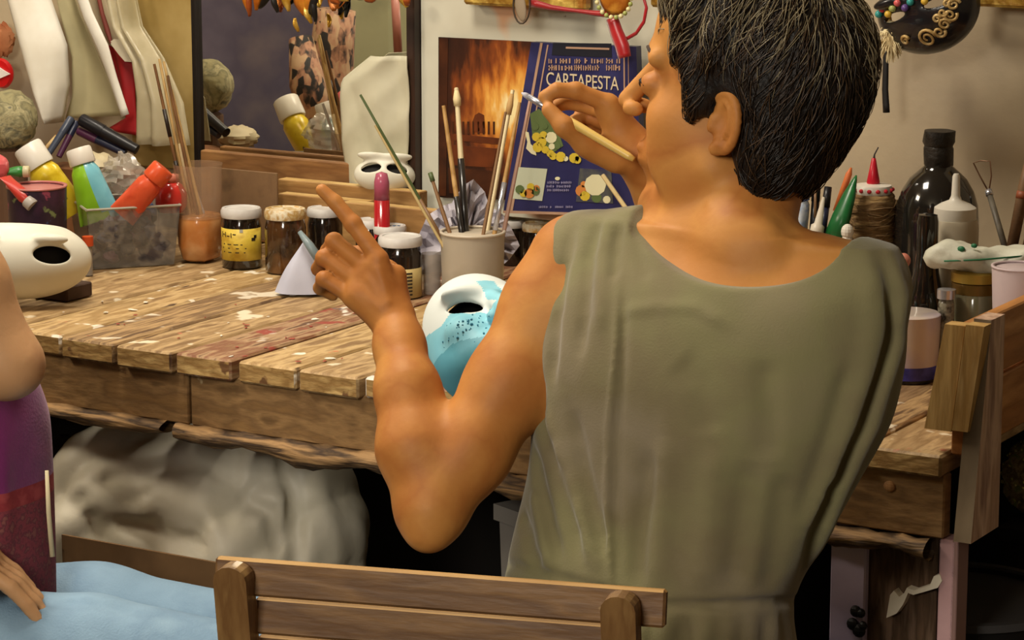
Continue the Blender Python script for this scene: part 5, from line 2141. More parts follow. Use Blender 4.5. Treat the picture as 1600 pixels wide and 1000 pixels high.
crumple(at_z(4, 370, BZ) + Vector((0, 0, .045)), .032, .035, .045, mat('dark_green_cloth', '#16281a', ['#0e1a12', '#24402a'], scale=30, rough=.8), 'green_rag', 'dark green rag beside the purple cup at the left edge', 'rag', seed=8)
crumple(W(-6, 262, Dc + .02), .020, .02, .022, mat('coral_plastic', '#c8585a', rough=.4), 'coral_cap', 'coral pink cap at the left edge above the dark green rag', 'cap', amp=.15, seed=5)

# papier-mache ball and red tin above it
bp_ = W(12, 187, 4.66)
tag(MB().ball(bp_, .050, 28, 20, wob=lambda d: 1 + .03 * math.sin(d.x * 9 + d.z * 7) + .02 * math.sin(d.y * 14 + d.x * 11) + .015 * math.sin(d.z * 23))
    .build('papier_mache_ball', mat('newsprint_clay', '#8d8560', ['#6f6a4e', '#a39a74', '#5a5a4c'], scale=28, rough=.85, bump=.7, bscale=40, dist=1.2), smooth=True),
    'mottled grey-green papier-mache ball at the left edge of the photo', 'ball')
MB_ = MB().lathe([(0, 0), (.030, 0), (.030, bp_.z - .052 - BZ), (.02, bp_.z - .046 - BZ), (0, bp_.z - .046 - BZ)], 20, o=(bp_.x, bp_.y, BZ)).build('stand', mat('brown_stand', '#5a3f2a', rough=.8))
tag(MB_, 'brown stand under the papier-mache ball', 'stand')
rp_ = at_v(6, 114, 3.80)
rt_ = thing('red_badge', 'round red badge with a white arrow above the papier-mache ball', 'badge', rp_)
MB().lathe([(0, 0), (.024, 0), (.027, .006), (.024, .012), (0, .014)], 28, o=rp_, R=Matrix.Rotation(PI / 2, 3, 'X')).build('disc', mat('badge_red', '#c41218', rough=.3, coat=.4), rt_, smooth=True, autos=50)
MB().prism([at_v(-6, 103, 3.783), at_v(-6, 125, 3.783), at_v(15, 116, 3.783)], (0, .003, 0)).build('arrow', mat('arrow_white', '#e6e0d8', rough=.4), rt_)
crumple(at_v(2, 62, 3.82), .028, .012, .030, mat('rust_cloth', '#b06a3c', ['#9a5530', '#c08458'], scale=10, rough=.8), 'rust_cloth', 'rust-orange cloth on the wall above the red badge', 'cloth', amp=.3, seed=3)

# white hanging pieces at the left
sat = mat('white_satin', '#dedacd', ['#e4e0d4', '#d0c9b8'], scale=5, rough=.45, bump=.15, bscale=14)
HV_ = 3.78


def hang(name, lab, cat, left, right, v, m, fold_n=3, fold_a=.008, thick=.0015, nu=22, bulge=.02, parent=None, ph=0):
    """cloth between two outlines given top to bottom"""
    n = len(left) - 1

    def pick(a, f):
        i = min(int(f * n), n - 1)
        g = f * n - i
        return (a[i][0] + (a[i + 1][0] - a[i][0]) * g, a[i][1] + (a[i + 1][1] - a[i][1]) * g)

    def fn(s, t):
        l, r = pick(left, t), pick(right, t)
        x, y = l[0] + (r[0] - l[0]) * s, l[1] + (r[1] - l[1]) * s
        p = at_v(x, y, v)
        p.y += -bulge * math.sin(PI * s) + fold_a * math.sin(s * PI * 2 * fold_n + ph + t * 1.5)
        return p
    o = MB().grid(fn, nu, 20, thick=thick).build(name, m, parent, smooth=True)
    if parent is None:
        tag(o, lab, cat)
    return o


hang('white_horn', 'long white satin horn hanging tip down at the far left', 'cloth horn', [(10, -40), (22, 0), (45, 90), (68, 150), (96, 188)],
     [(70, -40), (84, 0), (108, 70), (111, 130), (100, 190)], HV_, sat, fold_n=1.6, fold_a=.006, bulge=.05, ph=.6)
hang('beige_cloth', 'olive-beige cloth hanging between the white horn and the red strip', 'cloth', [(82, -30), (92, 20), (111, 90), (111, 150), (100, 186)],
     [(112, -30), (128, 20), (158, 90), (180, 140), (198, 180)], HV_ + .02, mat('olive_beige', '#a09670', ['#aca27c', '#8e8562'], scale=4, rough=.75), fold_n=.7, fold_a=.004, bulge=-.01)
hang('white_strip', 'narrow white cloth edge slanting down along the beige cloth', 'cloth', [(112, -30), (132, 30), (154, 80), (172, 130), (190, 184)],
     [(128, -30), (146, 20), (170, 70), (184, 120), (203, 178)], HV_ - .005, sat, fold_n=.5, fold_a=.002, bulge=.006, nu=8)
hang('red_strip', 'red cloth strip hanging below the white tag', 'cloth', [(170, 70), (180, 110), (190, 150), (196, 185), (170, 200)],
     [(212, 92), (209, 120), (210, 150), (212, 180), (214, 212)], HV_ + .035, mat('red_cloth', '#a3161c', '#8c1016', scale=9, rough=.6), fold_n=1.2, fold_a=.003, bulge=.006, nu=10)
MB_ = MB().prism([at_v(x, y, HV_ + .015) for x, y in ((171, 66), (178, 61), (192, 62), (207, 74), (221, 98), (195, 96), (186, 86))], (0, .002, 0)).build('white_tag', mat('tag_paper', '#cfc6ae', rough=.7))
tag(MB_, 'small white paper tag folded over the top of the red strip', 'tag')
MB_ = MB().tube([at_v(146, -40, 3.852), at_v(160, 22, 3.83), at_v(168, 48, 3.815), at_v(174, 68, 3.796)], [.004, .004, .005, .003], 8).build('cord', mat('maroon_cord', '#6a2a20', rough=.7), smooth=True)
tag(MB_, 'maroon cord above the white paper tag', 'cord')
plast = mat('cloudy_bag', '#cbbf9c', ['#d6cbaa', '#b5a880'], scale=7, rough=.3, alpha=.60, spec=.7, bump=.4, bscale=16)
hang('plastic_bag', 'cloudy clear plastic bag hanging behind the sticks, left of the mirror', 'bag', [(168, -30), (182, 40), (212, 95), (214, 150), (212, 222)],
     [(212, -30), (228, 40), (262, 90), (292, 160), (302, 226)], 3.815, plast, fold_n=2.6, fold_a=.009, bulge=.03)

# small white cone of cloth with a grey nozzle: piping bag
pa, pbL, pbR = at_z(469, 466, BZ), at_z(429, 464, BZ), at_z(512, 462, BZ)
apex = W(477, 372, pa.dot(CD) + .02)
pg = thing('piping_bag', 'bluish white piping bag standing like a cone with a grey nozzle by the curled fingers', 'piping bag', pa)


def fnp(s, t):
    a = s * 2 * PI
    c = (pbL + pbR) / 2 + CD * .018
    rr = (pbR - pbL).length / 2
    q = c + CX * math.cos(a) * rr + CD * math.sin(a) * .022 + Vector((0, 0, .003))
    f = t ** .85
    p = q.lerp(apex, f)
    p += (p - c.lerp(apex, f)) * (.18 * math.sin(PI * t) + .07 * math.sin(a * 5))
    return p


MB().grid(fnp, 30, 12).build('bag', mat('lilac_white', '#b4b6c8', ['#bdbfd0', '#a2a4b8'], scale=8, rough=.55), pg, smooth=True)
MB().tube([W(468, 362, pa.dot(CD) + .01), W(484, 384, pa.dot(CD)), W(500, 408, pa.dot(CD) - .005)], [.0035, .0068, .0072], 12).build('nozzle', mat('grey_nozzle', '#76858a', rough=.35), pg, smooth=True)

# pink bottle
pp = at_v(597, 356, 3.66)
pb = thing('pink_bottle', 'slim translucent pink bottle with red liquid standing behind the white jar lids', 'bottle', Vector((pp.x, pp.y, BZ)))
s = mpp(pp)
h_ = at_v(597, 268, 3.66).z - BZ
hl = at_v(597, 312, 3.66).z - BZ
MB().lathe([(0, 0), (.0125, 0), (.0130, .004), (.0125, hl)], 20, o=(pp.x, pp.y, BZ)).build('red_liquid', mat('red_liquid', '#a01820', rough=.2, coat=.4), pb, smooth=True)
MB().lathe([(.0125, hl), (.012, h_ * .9), (.009, h_ * .98), (0, h_)], 20, o=(pp.x, pp.y, BZ)).build('bottle_wall', mat('pink_plastic', '#b0506c', rough=.2, alpha=.8), pb, smooth=True)

# brush pot, brushes, tissue
pot = at_z(738, 474, BZ) + CD * .045
s = mpp(pot)
rp2, hp2 = 51 * s, 106 * s
pt = thing('brush_pot', 'frosted white plastic pot full of brushes in front of the book', 'pot', pot)
MB().lathe([(0, 0), (rp2 * .93, 0), (rp2 * .96, .003), (rp2, hp2), (rp2 * .955, hp2), (rp2 * .92, .01), (0, .008)], 40, o=pot).build('pot_body', mat('frosted_pot', '#b3a894', ['#bfb4a2', '#a39884'], scale=5, rough=.35, trans=.25, coat=.2), pt, smooth=True, autos=50)
MB().lathe([(rp2 * .95, hp2 - .002), (rp2 * 1.03, hp2 - .002), (rp2 * 1.03, hp2 + .002), (rp2 * .95, hp2 + .002), (rp2 * .95, hp2 - .002)], 40, o=pot).build('rim', mat('pot_rim', '#bfb3a0', rough=.4), pt, smooth=True)
Dp = pot.dot(CD)
dark_h = mat('dark_handle', '#1c1816', rough=.3, coat=.4)
cream_h = mat('cream_handle', '#d9c9a0', rough=.45)
wood_h = mat('wood_handle', '#b9935c', ['#a07a44', '#cba56c'], scale=18, rough=.5)
br_h = mat('brown_handle', '#7b5a3a', rough=.45)
green_h = mat('green_handle', '#4c5a34', rough=.45)
GB = 'brushes in the frosted pot'
bl = [((693, 165), (728, 410), .0042, wood_h, [(.0, .42, dark_h)], None, None, 'brown-handled brush with a dark lower half, left of the cream one', 0),
      ((713, 138), (731, 412), .0050, cream_h, [(.0, .60, dark_h)], .10, mat('cream_tip', '#d8c596', rough=.6), 'tall cream brush with a black lower handle', .012),
      ((801, 141), (752, 412), .0042, cream_h, None, .14, mat('tan_bristle', '#b5905c', rough=.8), 'cream brush with a tan bristle head, tallest on the right of the pot', .02),
      ((812, 160), (764, 410), .0036, wood_h, [(.2, .5, mat('silver', '#c9cbd6'))], None, None, 'thin wooden brush right of the tan-headed one, with a silver band', -.015),
      ((828, 158), (778, 408), .0034, mat('rose_handle', '#b08a78', rough=.45), None, None, None, 'rose-brown handled brush, rightmost in the frosted pot', .0),
      ((790, 175), (748, 405), .0030, br_h, None, None, None, 'thin brown brush between the cream brushes of the frosted pot', -.02),
      ((672, 270), (716, 405), .0034, br_h, [(.9, 1.0, green_h)], None, None, 'short brown brush with a green end, leaning left in the pot', -.01),
      ((563, 148), (706, 400), .0028, green_h, [(.0, .35, br_h)], None, None, 'long thin olive brush leaning far left across the mirror', .01),
      ((586, 196), (700, 398), .0024, mat('straw', '#b09a68', rough=.6), None, None, None, 'long straw-coloured stick leaning left out of the frosted pot', -.02)]
for a, b, r, mm, bands, tip, tipm, lab, off in bl:
    stick(W(b[0], b[1], Dp + off), W(a[0], a[1], Dp + .05 + off), r, mm, lab, 'brush', 'paintbrush', tip, tipm, GB, bands, taper=.7)
tis = mat('tissue', '#aea9b2', ['#b8b3bc', '#9d97a2'], scale=10, rough=.8, bump=.3, bscale=30)


def tissue(name, lab, pts_out, c, D0, seed):
    r_ = random.Random(seed)
    n = len(pts_out)
    C0 = W(c[0], c[1], D0 - .02)
    rings = 6
    vs_ = [C0]
    for k in range(1, rings + 1):
        f = k / rings
        for i in range(n * 3):
            a, b = pts_out[i // 3], pts_out[(i // 3 + 1) % n]
            g = (i % 3) / 3
            x, y = a[0] + (b[0] - a[0]) * g, a[1] + (b[1] - a[1]) * g
            vs_.append(W(c[0] + (x - c[0]) * f, c[1] + (y - c[1]) * f, D0 + r_.uniform(-.014, .014) + .02 * f))
    m_ = n * 3
    fs = [(0, 1 + i, 1 + (i + 1) % m_) for i in range(m_)]
    for k in range(rings - 1):
        for i in range(m_):
            a, b = 1 + k * m_ + i, 1 + k * m_ + (i + 1) % m_
            fs.append((a, a + m_, b + m_))
            fs.append((a, b + m_, b))
    mb = MB().add(vs_, fs)
    o = mb.build(name, tis)
    sm = o.modifiers.new('thickness', 'SOLIDIFY')
    sm.thickness = .001
    tag(o, lab, 'tissue')


tissue('tissue', 'crumpled lilac-white tissue behind the frosted brush pot', [(655, 425), (652, 372), (668, 338), (690, 322), (706, 318), (722, 292), (740, 280), (757, 300), (765, 322), (786, 335), (800, 360), (812, 384), (796, 405), (770, 430)], (730, 375), Dp + .07, 3)
# small clear glass between the dark jar and the pot
gb = at_z(674, 462, BZ) + CD * .02
gt = thing('shot_glass', 'small clear glass between the large dark jar and the brush pot', 'glass', gb)
MB().lathe([(0, 0), (.013, 0), (.017, .062), (.0155, .062), (.012, .006), (0, .005)], 24, o=gb).build('glass_wall', mat('clear_glass', '#b3a9a0', rough=.08, alpha=.45, spec=.8), gt, smooth=True, autos=50)

# ---- right-hand group behind her shoulder
Dr = at_z(1435, 600, BZ).dot(CD)
VB = 3.70


def bench_under(px, v):
    """point of the bench top below a pixel column at a distance from the wall"""
    p = at_v(px, 300, v)
    return Vector((p.x, v, BZ))


def z_at(px, py, v):
    return at_v(px, py, v).z


# tool cup with tubes
hb_ = bench_under(1268, 3.60)
tcup = thing('tool_cup', 'dark cup holding pens and paint tubes behind her right shoulder', 'cup', hb_)
zt2 = z_at(1268, 372, 3.60) - BZ
MB().lathe([(0, 0), (.040, 0), (.046, zt2), (.042, zt2), (.038, .006), (0, .006)], 28, o=hb_).build('cup_body', mat('dark_cup', '#2c2622', rough=.5), tcup, smooth=True, autos=50)
paint_tube(at_v(1252, 300, 3.60), at_v(1256, 372, 3.60), .0115, mat('blue_white_tube', '#9fb2cf', ['#c8d0da', '#5f7fc0'], scale=60, rough=.3), mat('tube_blue_cap', '#5f7cc0', rough=.35),
           'blue and white tube just right of the nape', cap_frac=.18, group='tubes and pens in the dark cup', tail_w=1.1)
for (a, b, r, mm, lab) in (((1277, 276), (1270, 372), .0058, pen_m[1], 'black pen with the highest tip in the dark cup'), ((1294, 292), (1284, 372), .0055, pen_m[0], 'dark blue pen beside the white nozzle in the cup'),
                           ((1274, 262), (1274, 340), .0022, br_h, 'thin brown stick rising from the dark cup')):
    p0, p1 = at_v(b[0], b[1], 3.60), at_v(a[0], a[1], 3.62)
    t_ = thing('marker_pen', lab, 'pen', p0, 'tubes and pens in the dark cup')
    MB().tube([p0, p0.lerp(p1, .6)], r, 10).build('barrel', mm, t_, smooth=True)
    MB().tube([p0.lerp(p1, .6), p1], [r * 1.12, r], 10).build('pen_cap', pen_m[1], t_, smooth=True)
q0, q1 = at_v(1274, 372, 3.57), at_v(1287, 308, 3.59)
t_ = thing('nozzle', 'white pointed nozzle in front of the dark blue pen', 'nozzle', q0)
MB().tube([q0, q0.lerp(q1, .3), q0.lerp(q1, .35), q1], [.0105, .0095, .006, .002], 12).build('cone', mat('ivory_plastic', '#c9c0b0', rough=.4), t_, smooth=True)
# green tube, pointing up to the right
q0, q1 = at_v(1302, 374, 3.58), at_v(1338, 274, 3.62)
t_ = thing('green_tube', 'green glue tube pointing up with white flecks, left of the twine roll', 'paint tube', q0)
MB().tube([q0, q0.lerp(q1, .35), q0.lerp(q1, .7), q0.lerp(q1, .93), q1], [.017, .0155, .0105, .004, .0015], 14, flat=.7).build('tube_body', mat('bottle_green', '#1f6a36', ['#1a5c2e', '#2a7c42'], scale=14, rough=.3, spots=[('#cfd6c8', 52, .70)]), t_, smooth=True)
q0, q1 = at_v(1306, 330, 3.66), at_v(1330, 262, 3.67)
t_ = thing('orange_crayon', 'orange crayon behind the green glue tube', 'crayon', q0, None)
MB().tube([q0, q0.lerp(q1, .85), q1], [.005, .005, .0015], 8).build('crayon_body', mat('orange_wax', '#c96a34', rough=.5), t_, smooth=True)
wk = thing('knob_tube', 'small white knob-topped tube between the green glue tube and the twine', 'bottle', Vector((at_v(1324, 362, 3.56).x, 3.56, BZ)))
MB().lathe([(0, 0), (.012, 0), (.012, .09), (.006, at_v(1324, 362, 3.56).z - BZ), (0, at_v(1324, 362, 3.56).z - BZ)], 16, o=(at_v(1324, 362, 3.56).x, 3.56, BZ)).build('bottle_body', mat('ivory_plastic', '#c9c0b0'), wk, smooth=True)
MB().ball(at_v(1324, 362, 3.56), (.009, .009, .011), 12, 8).build('white_knob', mat('white_cap', '#dcd7cc'), wk)  # white knob, with a plain tube carrying it down to the bench
# twine roll
sp = bench_under(1364, 3.66)
zs0, zs1 = z_at(1364, 392, 3.66), z_at(1364, 302, 3.66)
tw = thing('twine_roll', 'roll of brown twine left of the big black bottle', 'twine', sp)
MB().lathe([(0, 0), (.030, 0), (.030, zs0 - BZ), (0, zs0 - BZ)], 20, o=sp).build('core_box', mat('rust_box', '#8a4a34', '#a0604a', scale=30, rough=.7), tw)
prof = [(0, zs0 - BZ)]
nn_ = 26
hh = zs1 - zs0
for i in range(nn_ + 1):
    f = i / nn_
    prof.append((.0335 + .0012 * (i % 2) - .004 * (abs(f - .5) * 2) ** 4, zs0 - BZ + hh * f))
prof.append((0, zs1 - BZ))
MB().lathe(prof, 32, o=sp, wob=lambda a, z: 1 + .012 * math.sin(a * 3 + z * 180)).build('twine', mat('twine_brown', '#8c6f48', ['#6f5434', '#a88a5c'], scale=26, stretch=(1, 1, 5), rough=.9, bump=.8, bscale=40), tw, smooth=True, autos=60)
for k in range(16):
    a0_ = random.uniform(0, 6.28)
    za = zs0 + hh * random.uniform(.1, .9)
    sl = random.uniform(-.02, .02)
    pts = [sp + Vector((.0350 * math.cos(a0_ + j * .3), .0350 * math.sin(a0_ + j * .3), za - BZ + sl * math.sin(j * .5))) for j in range(8)]
    MB().tube(pts, .0012, 5).build('strand', MATS['twine_brown'], tw, smooth=True)
# glue bottle top with red cone standing on the roll
gl = Vector((sp.x, sp.y, zs1))
gt_ = thing('glue_bottle', 'white glue pot dotted red with a red cone nozzle on the twine roll', 'glue', gl)
MB().lathe([(0, 0), (.026, 0), (.028, .006), (.026, .012), (.010, .014), (0, .015)], 28, o=gl).build('pot_top', white_cap, gt_, smooth=True, autos=40)
for k in range(14):
    a = 2 * PI * k / 14
    MB().ball(gl + Vector((.0275 * math.cos(a), .0275 * math.sin(a), .006)), (.0035, .0035, .003), 8, 6).build('red_dot', mat('dot_red', '#b01828', rough=.4), gt_)
MB().lathe([(.0085, .012), (.0095, .016), (.0030, .050), (0, .052)], 16, o=gl).build('red_cone', mat('cone_red', '#b81a2c', rough=.3), gt_, smooth=True, autos=50)
MB().tube([gl + Vector((0, 0, .048)), gl + Vector((.001, 0, .056)), gl + CX * .006 + Vector((0, 0, .066))], [.0022, .0012, .0010], 8).build('wire_tip', mat('wire_dark', '#3a3430', rough=.4), gt_)

# big black bottle
BVb = 3.68
bb = bench_under(1465, BVb)
sB = at_v(1465, 330, BVb).dot(CD) / FPX
zf = lambda py: z_at(1467, py, BVb) - BZ
R1 = 66 * sB
bot = thing('black_bottle', 'large bulbous black glass bottle with a taped neck at the back right', 'bottle', bb)
blk = mat('black_glass', '#221f1c', ['#181614', '#343029'], scale=5, rough=.12, coat=.6, spots=[('#5a4a34', 40, .74)])
prof = [(0, 0), (R1 * .95, 0), (R1, .01), (R1 * 1.0, zf(345)), (R1 * .97, zf(320)), (R1 * .86, zf(298)), (R1 * .68, zf(279)), (R1 * .46, zf(266)), (R1 * .34, zf(259)), (R1 * .33, zf(250)), (R1 * .33, zf(235))]
MB().lathe(prof, 48, o=bb).build('bottle_body', blk, bot, smooth=True, autos=60)
MB().lathe([(R1 * .30, zf(262)), (R1 * .35, zf(258)), (R1 * .36, zf(232)), (R1 * .335, zf(228)), (R1 * .385, zf(222)), (R1 * .37, zf(204)), (0, zf(204))], 20, o=bb, wob=lambda a, z: 1 + .04 * math.sin(a * 5 + z * 150)).build('taped_neck', mat('black_tape', '#15120f', '#2a241e', scale=40, rough=.5, bump=.4), bot, smooth=True, autos=40)
# flared dark vase in front of it
vz = 3.52
vb = at_v(1446, 478, vz)
vp = Vector((vb.x, vz, BZ))
zv = lambda py: z_at(1446, py, vz) - BZ
sV = vb.dot(CD) / FPX
va = thing('dark_vase', 'slender glossy black vase with a flared foot in front of the big bottle', 'vase', vp)
MB().lathe([(0, 0), (.020, 0), (.020, zv(480)), (33 * sV, zv(478)), (33 * sV, zv(472)), (26 * sV, zv(450)), (20 * sV, zv(425)), (17 * sV, zv(395)), (17 * sV, zv(345)), (15 * sV, zv(335)), (0, zv(332))], 30, o=vp).build('vase_body', mat('gloss_black', '#141211', '#221e1b', scale=8, rough=.08, coat=.8), va, smooth=True, autos=60)
# squeeze bottle
sq = at_v(1489, 440, 3.58)
zq = lambda py: z_at(1489, py, 3.58) - BZ
sS = sq.dot(CD) / FPX
sqp = Vector((sq.x, 3.58, BZ))
sqt = thing('squeeze_bottle', 'white squeeze bottle with a pointed nozzle in front of the big black bottle', 'bottle', sqp)
cloudy = mat('cloudy_white', '#b9ad96', ['#c3b8a2', '#aa9e86'], scale=4, rough=.35, trans=.15)
wcap = mat('squeeze_cap', '#cfcabe', rough=.4)
MB().lathe([(0, 0), (36 * sS, 0), (38 * sS, .008), (38 * sS, zq(352)), (35 * sS, zq(342)), (0, zq(341))], 36, o=sqp).build('bottle_body', cloudy, sqt, smooth=True, autos=50)
MB().lathe([(33 * sS, zq(344)), (34 * sS, zq(340)), (33 * sS, zq(324)), (24 * sS, zq(318)), (10 * sS, zq(312)), (7 * sS, zq(305)), (6 * sS, zq(275)), (4 * sS, zq(271)), (0, zq(271))], 30, o=sqp).build('cap_nozzle', wcap, sqt, smooth=True, autos=50)
# wire loop tool
q0, q1 = at_v(1572, 392, 3.66), at_v(1545, 300, 3.70)
t_ = thing('loop_tool', 'clay loop tool with a wire triangle, right of the squeeze bottle', 'tool', q0)
MB().tube([q0, q1], [.0045, .0042], 10).build('handle', mat('grey_handle', '#6d665a', '#4c463e', scale=40, rough=.5), t_, smooth=True)
MB().tube([q1.lerp(q0, .06), q1.lerp(q0, -.03)], [.0055, .005], 10).build('ferrule', mat('silver', '#c9cbd6'), t_, smooth=True)
MB().tube([q1, at_v(1531, 275, 3.70), at_v(1521, 255, 3.70), at_v(1532, 251, 3.70), at_v(1547, 252, 3.70), at_v(1549, 275, 3.70), q1], .0011, 6).build('wire_loop', mat('wire_rust', '#7c5c44', rough=.4, metal=.4), t_, smooth=True)
# thick wooden handles at the right edge
for (a, b, r, lab) in (((1612, 236), (1578, 402), .0085, 'thick brown wooden handle leaning at the right edge'), ((1640, 250), (1600, 405), .0075, 'second wooden handle at the right edge, half out of the photo')):
    p0, p1 = at_v(b[0], b[1], 3.60), at_v(a[0], a[1], 3.63)
    t_ = thing('wooden_tool', lab, 'tool', p0, 'wooden handles at the right edge')
    MB().tube([p0, p0.lerp(p1, .7), p1], [r * .9, r, r * .7], 12).build('shaft', mat('walnut_handle', '#7a5c40', ['#5f452e', '#927050'], scale=16, rough=.5), t_, smooth=True)
    MB().tube([p0.lerp(p1, .55), p0.lerp(p1, .62)], [r * 1.05, r * 1.05], 12).build('ring', mat('ring_rust', '#8c4a2c', rough=.5), t_, smooth=True)
tb = bench_under(1596, 3.60)
t_ = thing('tool_pot', 'dark pot holding the wooden handles at the right edge', 'pot', tb)
ztb = z_at(1596, 392, 3.60) - BZ
MB().lathe([(0, 0), (.034, 0), (.038, ztb), (.034, ztb), (.030, .006), (0, .006)], 24, o=tb).build('pot_body', mat('dark_pot', '#3a332c', rough=.5), t_, smooth=True, autos=50)

# jar with brass lid and a crumpled bag lying on it
jr = bench_under(1530, 3.47)
sJ = mpp(jr)
zj = lambda py: (W(1530, py, jr.dot(CD)).z - BZ)
t_ = thing('preserve_jar', 'wide glass jar with a brass lid behind the pine crate side', 'jar', jr)
MB().lathe([(0, 0), (40 * sJ, 0), (42 * sJ, .006), (42 * sJ, zj(462)), (36 * sJ, zj(452)), (0, zj(452))], 32, o=jr).build('glass_body', mat('murky_glass', '#6f6a52', ['#5c5844', '#858066'], scale=10, rough=.12, coat=.5), t_, smooth=True, autos=50)
for (pa_, pb_, rr, mm) in ((456, 440, 39, 'brass_dull'), (438, 424, 40, 'brass_bright')):
    MB().lathe([(0, zj(pa_)), (rr * sJ, zj(pa_)), (rr * sJ, zj(pb_)), (rr * .9 * sJ, zj(pb_) + .002), (0, zj(pb_) + .002)], 32, o=jr).build('lid', mat(mm, '#a88c3c' if 'bright' in mm else '#6d5526', rough=.35, metal=.5), t_, smooth=True, autos=40)
bagc = W(1545, 403, jr.dot(CD) - .005)


def fb(s, t):
    a = t * 2 * PI
    x = (s - .5) * .175
    e = (1 - abs(2 * s - 1) ** 4) ** .5 if abs(2 * s - 1) < 1 else 0
    ry, rz = .028 * e, .0215 * e * (1 - .35 * s)
    w_ = 1 + .10 * math.sin(a * 3 + s * 17) + .07 * math.sin(a * 5 - s * 31)
    return bagc + CX * x + CD * (math.cos(a) * ry * w_) + Vector((0, 0, math.sin(a) * rz * w_ + .004 * math.sin(s * 9)))


wb_ = thing('plaster_bag', 'crumpled white bag with green marks lying on the brass-lidded jar', 'bag', bagc)
MB().grid(fb, 34, 18).build('bag', mat('white_bag', '#c6c6b4', ['#d0d0c0', '#b0af9c'], scale=16, rough=.5, bump=.3), wb_, smooth=True)
for (x, y, r) in ((1502, 389, .0055), (1522, 384, .0045), (1585, 402, .004)):
    MB().ball(W(x, y, jr.dot(CD) - .024), (r, r * .6, r * .7), 10, 6).build('green_mark', mat('mark_green', '#1f6a44', rough=.5), wb_, smooth=True)
MB().tube([W(1475, 408, jr.dot(CD) - .034), W(1530, 406, jr.dot(CD) - .036), W(1600, 400, jr.dot(CD) - .03)], .0012, 6).build('green_line', mat('mark_green', '#1f6a44'), wb_, smooth=True)
# silver cap on a small dark bottle
sc2 = bench_under(1484, 3.42)
zz = lambda py: W(1484, py, sc2.dot(CD)).z - BZ
t_ = thing('small_bottle', 'small bottle with a shiny silver cap beside the flared vase', 'bottle', sc2)
MB().lathe([(0, 0), (.010, 0), (.011, .004), (.011, zz(475)), (.009, zz(466)), (0, zz(466))], 20, o=sc2).build('bottle_body', mat('amber_dark', '#4a4438', ['#8a8674', '#2a241e'], scale=60, rough=.2), t_, smooth=True)
MB().lathe([(0, zz(466)), (.0125, zz(466)), (.0125, zz(452)), (0, zz(451))], 20, o=sc2).build('silver_cap', mat('silver', '#c9cbd6'), t_, smooth=True, autos=40)
# clear pot with blue paint settled at the bottom, on a black foot
pb4 = at_z(1424, 600, BZ) + CD * .035
s4 = mpp(pb4)
z4 = lambda py: W(1424, py, pb4.dot(CD)).z - BZ
t_ = thing('water_pot', 'cloudy lilac water pot with blue sediment and a black foot near the crate', 'pot', pb4)
r4 = 50 * s4
MB().lathe([(0, 0), (r4 * .93, 0), (r4 * .95, z4(586)), (0, z4(586))], 36, o=pb4).build('foot', mat('black_foot', '#0f0f14', rough=.2, coat=.5), t_, smooth=True, autos=50)
MB().lathe([(0, z4(586)), (r4 * .95, z4(586)), (r4 * .96, z4(566)), (0, z4(566))], 36, o=pb4).build('blue_sediment', mat('blue_paint', '#3c3a9c', ['#4a48ac', '#2a2a74'], scale=30, rough=.3), t_, smooth=True, autos=50)
MB().lathe([(0, z4(566)), (r4 * .96, z4(566)), (r4 * 1.0, z4(490)), (r4 * .95, z4(488)), (0, z4(494))], 36, o=pb4).build('cloudy_water', mat('cloudy_lilac', '#c2b2b2', ['#cbbcb0', '#b0a2bc'], scale=7, rough=.25, coat=.3), t_, smooth=True, autos=50)
# lilac cup at the right edge
lc = bench_under(1598, 3.40)
zc4 = lambda py: W(1596, py, lc.dot(CD)).z - BZ
t_ = thing('paper_cup', 'lilac-grey paper cup at the right edge behind the crate side', 'cup', lc)
MB().lathe([(0, 0), (.028, 0), (.036, zc4(418)), (.034, zc4(418)), (.026, .004), (0, .004)], 30, o=lc).build('cup_body', mat('lilac_cup', '#b5a3a6', ['#bfaeb0', '#a59498'], scale=6, rough=.5), t_, smooth=True, autos=50)
MB().lathe([(.033, zc4(418)), (.037, zc4(418)), (.037, zc4(418) + .003), (.033, zc4(418) + .003), (.033, zc4(418))], 30, o=lc).build('rim', mat('lilac_cup', '#b5a3a6'), t_, smooth=True)
# pink finger-like cap beside the vase
pk = thing('lipstick_tube', 'slim ivory tube with a salmon pink top just above her right shoulder', 'tube', Vector((at_v(1412, 407, 3.56).x, 3.56, BZ)))
MB().ball(at_v(1412, 407, 3.56), (.010, .008, .0105), 14, 10).build('pink_top', mat('salmon', '#c47a66', rough=.45), pk, smooth=True)
(MB().lathe([(0, 0), (.007, 0), (.007, at_v(1412, 407, 3.56).z - .008 - BZ), (0, at_v(1412, 407, 3.56).z - .008 - BZ)], 12, o=(at_v(1412, 407, 3.56).x, 3.56, BZ)).build('tube_body', mat('ivory_plastic', '#c9c0b0'), pk))

